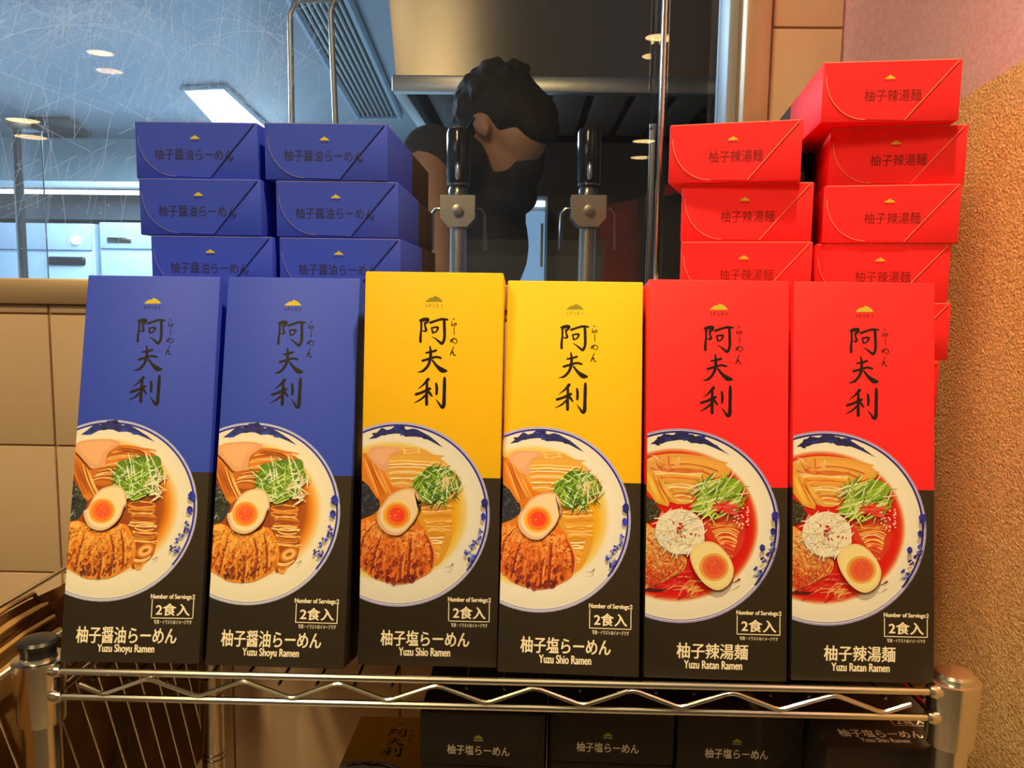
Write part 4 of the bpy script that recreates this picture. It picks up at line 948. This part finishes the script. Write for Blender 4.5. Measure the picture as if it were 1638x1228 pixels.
# dining-room downlights (they also show mirrored in the panes)
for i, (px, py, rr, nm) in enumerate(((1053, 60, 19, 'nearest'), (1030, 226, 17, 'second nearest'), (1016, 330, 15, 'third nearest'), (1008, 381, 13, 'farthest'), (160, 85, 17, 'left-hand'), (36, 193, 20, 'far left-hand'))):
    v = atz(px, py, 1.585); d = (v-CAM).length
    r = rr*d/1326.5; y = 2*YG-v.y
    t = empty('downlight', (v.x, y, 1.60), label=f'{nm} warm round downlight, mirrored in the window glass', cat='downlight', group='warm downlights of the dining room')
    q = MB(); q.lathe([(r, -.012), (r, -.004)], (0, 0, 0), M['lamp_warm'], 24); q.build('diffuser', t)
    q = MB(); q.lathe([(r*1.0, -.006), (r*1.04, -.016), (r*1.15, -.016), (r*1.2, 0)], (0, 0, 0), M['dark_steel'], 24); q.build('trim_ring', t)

# ------------------------------------------------------------------ the cook behind the glass
def ell(t, c, r, axes=None):
    m = bmesh.ops.create_icosphere(t, subdivisions=3, radius=1)
    for v in m['verts']:
        p = Vector((v.co.x*r[0], v.co.y*r[1], v.co.z*r[2]))
        if axes: p = axes[0]*p.x+axes[1]*p.y+axes[2]*p.z
        v.co = Vector(c)+p
def cap_(t, pts, rs, n=14):
    for (a, b), (ra, rb) in zip(zip(pts, pts[1:]), zip(rs, rs[1:])):
        a, b = Vector(a), Vector(b); d = (b-a).normalized(); u = d.orthogonal().normalized(); w = d.cross(u); rings = []
        for k in range(9):
            f = k/8; p = a.lerp(b, f); r = ra+(rb-ra)*f
            rings.append([t.verts.new(p+r*(u*math.cos(2*math.pi*i/n)+w*math.sin(2*math.pi*i/n))) for i in range(n)])
        for A, B in zip(rings, rings[1:]):
            for i in range(n): t.faces.new((A[i], A[(i+1) % n], B[(i+1) % n], B[i]))
        t.faces.new(rings[0][::-1]); t.faces.new(rings[-1])
    for p, r in zip(pts, rs): ell(t, p, (r, r, r))
def fuse(t, name, m, parent, voxel, smooth=4):
    me = bpy.data.meshes.new('raw'); bmesh.ops.recalc_face_normals(t, faces=t.faces); t.to_mesh(me); t.free()
    o = bpy.data.objects.new('raw', me); COL.objects.link(o)
    r = o.modifiers.new('r', 'REMESH'); r.mode = 'VOXEL'; r.voxel_size = voxel
    sm = o.modifiers.new('s', 'SMOOTH'); sm.iterations = smooth; sm.factor = .5
    me2 = bpy.data.meshes.new_from_object(o.evaluated_get(bpy.context.evaluated_depsgraph_get()))
    bpy.data.objects.remove(o); bpy.data.meshes.remove(me)
    me2.materials.clear(); me2.materials.append(m); me2.name = name
    for p in me2.polygons: p.use_smooth = True
    return link(name, me2, parent)
YP = 1.2
def pp(px, py, dy=0): return at(px, py, YP+dy)
person = empty('person', (pp(775, 400).x, YP+.05, FLOOR), label='person in dark clothing and glasses bending forward behind the window glass', cat='person')
pinv = -Vector(person.location)
def shift(*pts): return [Vector(p)+pinv for p in pts]
hc, = shift(pp(802, 205))
hf = Vector((-.60, .46, -.66)).normalized(); hs = Vector((0, 0, 1)).cross(hf).normalized(); hu = hf.cross(hs).normalized(); AX = (hf, hs, hu)
def hl(x, y, z): return hc+hf*x+hs*y+hu*z
sL, eL, wL, mL = shift(pp(742, 268, .0), pp(682, 250, -.13), pp(704, 425, -.24), pp(706, 470, -.26))
sR, eR, wR, mR = shift(pp(796, 322, .22), pp(800, 430, .28), pp(770, 450, .05), pp(742, 468, -.02))
nb, ch, wa, hp_ = shift(pp(798, 300, .06), pp(738, 390, .09), pp(752, 560, .16), pp(755, 690, .18))
def bodyparts(t, g, arms=1.0):
    """torso, trunk and limbs; g inflates them (for the clothes)"""
    s_ax = (Vector((.74, .60, 0)).normalized(), Vector((-.60, .74, 0)).normalized(), Vector((0, 0, 1)))
    ell(t, ch, (.155+g, .108+g, .15+g), s_ax); ell(t, wa, (.150+g, .105+g, .22+g), s_ax); ell(t, hp_, (.15+g, .115+g, .14+g), s_ax)
    cap_(t, [sL, ch+Vector((0, 0, .07)), sR], [.058+g, .085+g, .058+g])
t = bmesh.new(); bodyparts(t, 0)
ell(t, hl(-.012, 0, .02), (.094, .075, .092), AX); ell(t, hl(.028, 0, -.045), (.058, .055, .072), AX); ell(t, hl(.055, 0, -.088), (.026, .028, .022), AX)
cap_(t, [hl(.082, 0, .008), hl(.104, 0, -.030)], [.008, .013]); ell(t, hl(.074, 0, .022), (.018, .044, .012), AX)
ell(t, hl(.082, 0, -.058), (.012, .023, .006), AX); ell(t, hl(.080, 0, -.069), (.012, .020, .006), AX)
for sy in (-1, 1): ell(t, hl(-.004, sy*.076, -.012), (.018, .009, .030), AX); ell(t, hl(.052, sy*.040, -.030), (.022, .016, .022), AX)
cap_(t, [hl(-.025, 0, -.05), nb, ch+Vector((0, 0, .10))], [.056, .058, .07])
def arm(sh, el, wr, md):
    cap_(t, [sh, el, wr], [.052, .042, .028])
    d = (md-wr).normalized(); side = d.cross(Vector((0, 1, 0))).normalized(); nrm = side.cross(d)
    ell(t, wr.lerp(md, .6), (.040, .016, .045), (side, nrm, d))
    for k, (off, ln) in enumerate(((-.028, .058), (-.009, .068), (.010, .064), (.028, .048))):
        b = md+side*off; m1 = b+d*ln*.5+nrm*.004; e = m1+d*ln*.42+nrm*.016; cap_(t, [b, m1, e], [.0095, .0088, .0075], 8)
    b = wr.lerp(md, .35)-side*.036; cap_(t, [b, b-side*.020+d*.028, b-side*.018+d*.052], [.0115, .010, .0085], 8)
arm(sL, eL, wL, mL); arm(sR, eR, wR, mR)
fl = [hp_+Vector((.07, .06, -.02)), hp_+Vector((-.07, -.05, -.02))]
for h in fl:
    k = Vector((h.x-.02, h.y, h.z*.55)); a = Vector((h.x, h.y, .09)); cap_(t, [h, k, a], [.085, .058, .042]); cap_(t, [Vector((a.x, a.y, .045)), Vector((a.x-.10, a.y+.10, .035))], [.044, .034])
body = fuse(t, 'body', M['skin'], person, .0055, 5)
t = bmesh.new()
ell(t, hl(-.014, 0, .036), (.100, .083, .090), AX); ell(t, hl(-.048, 0, .004), (.066, .078, .082), AX); ell(t, hl(-.072, 0, -.030), (.046, .068, .062), AX); ell(t, hl(-.070, 0, -.065), (.034, .055, .040), AX)
for k in range(60):
    a, b = random.uniform(0, 6.28), random.uniform(.2, 1.5); p = hl(-.02+.092*math.cos(a)*math.sin(b), .080*math.sin(a)*math.sin(b), .036+.084*math.cos(b)); ell(t, p, (.016, .013, .012), AX)
fuse(t, 'hair', M['hair'], person, .005, 2)
t = bmesh.new(); bodyparts(t, .012); cap_(t, [sL, sL.lerp(eL, .86)], [.068, .064]); cap_(t, [sR, sR.lerp(eR, .8)], [.068, .062]); ell(t, nb+Vector((0, 0, -.02)), (.085, .085, .05)); cap_(t, [nb, nb.lerp(hl(-.03, 0, -.06), .55)], [.074, .069])
M['shirt_grey'] = mat('shirt_grey', (.040, .036, .036), .85, bump=(40, .4, .01))
fuse(t, 'shirt', M['shirt_grey'], person, .007, 4)
t = bmesh.new(); ell(t, hp_, (.168, .135, .13))
for h in fl:
    k = Vector((h.x-.02, h.y, h.z*.55)); a = Vector((h.x, h.y, .10)); cap_(t, [h, k, a], [.10, .075, .062])
fuse(t, 'trousers', M['shirt'], person, .008, 4)
for sy in (-1, 1):
    q = MB(); t = bmesh.new(); ell(t, hl(.071, sy*.030, .002), (.013, .012, .012), AX); q.merge(t, mat('eye', (.75, .72, .68), .2), None, True); q.build('eye', person)
q = MB()
for sy in (-1, 1):
    c = hl(.094, sy*.033, -.002); q.tube([c+hs*.026*math.cos(k*.524)+hu*.019*math.sin(k*.524) for k in range(13)], .0022, M['chrome'], 6)
    q.tube([hl(.092, sy*.060, .004), hl(.05, sy*.078, .006), hl(-.005, sy*.084, .006)], .0026, M['black_plastic'], 6)
q.tube([hl(.096, -.008, 0), hl(.100, 0, .003), hl(.096, .008, 0)], .002, M['chrome'], 6); q.build('glasses', person)
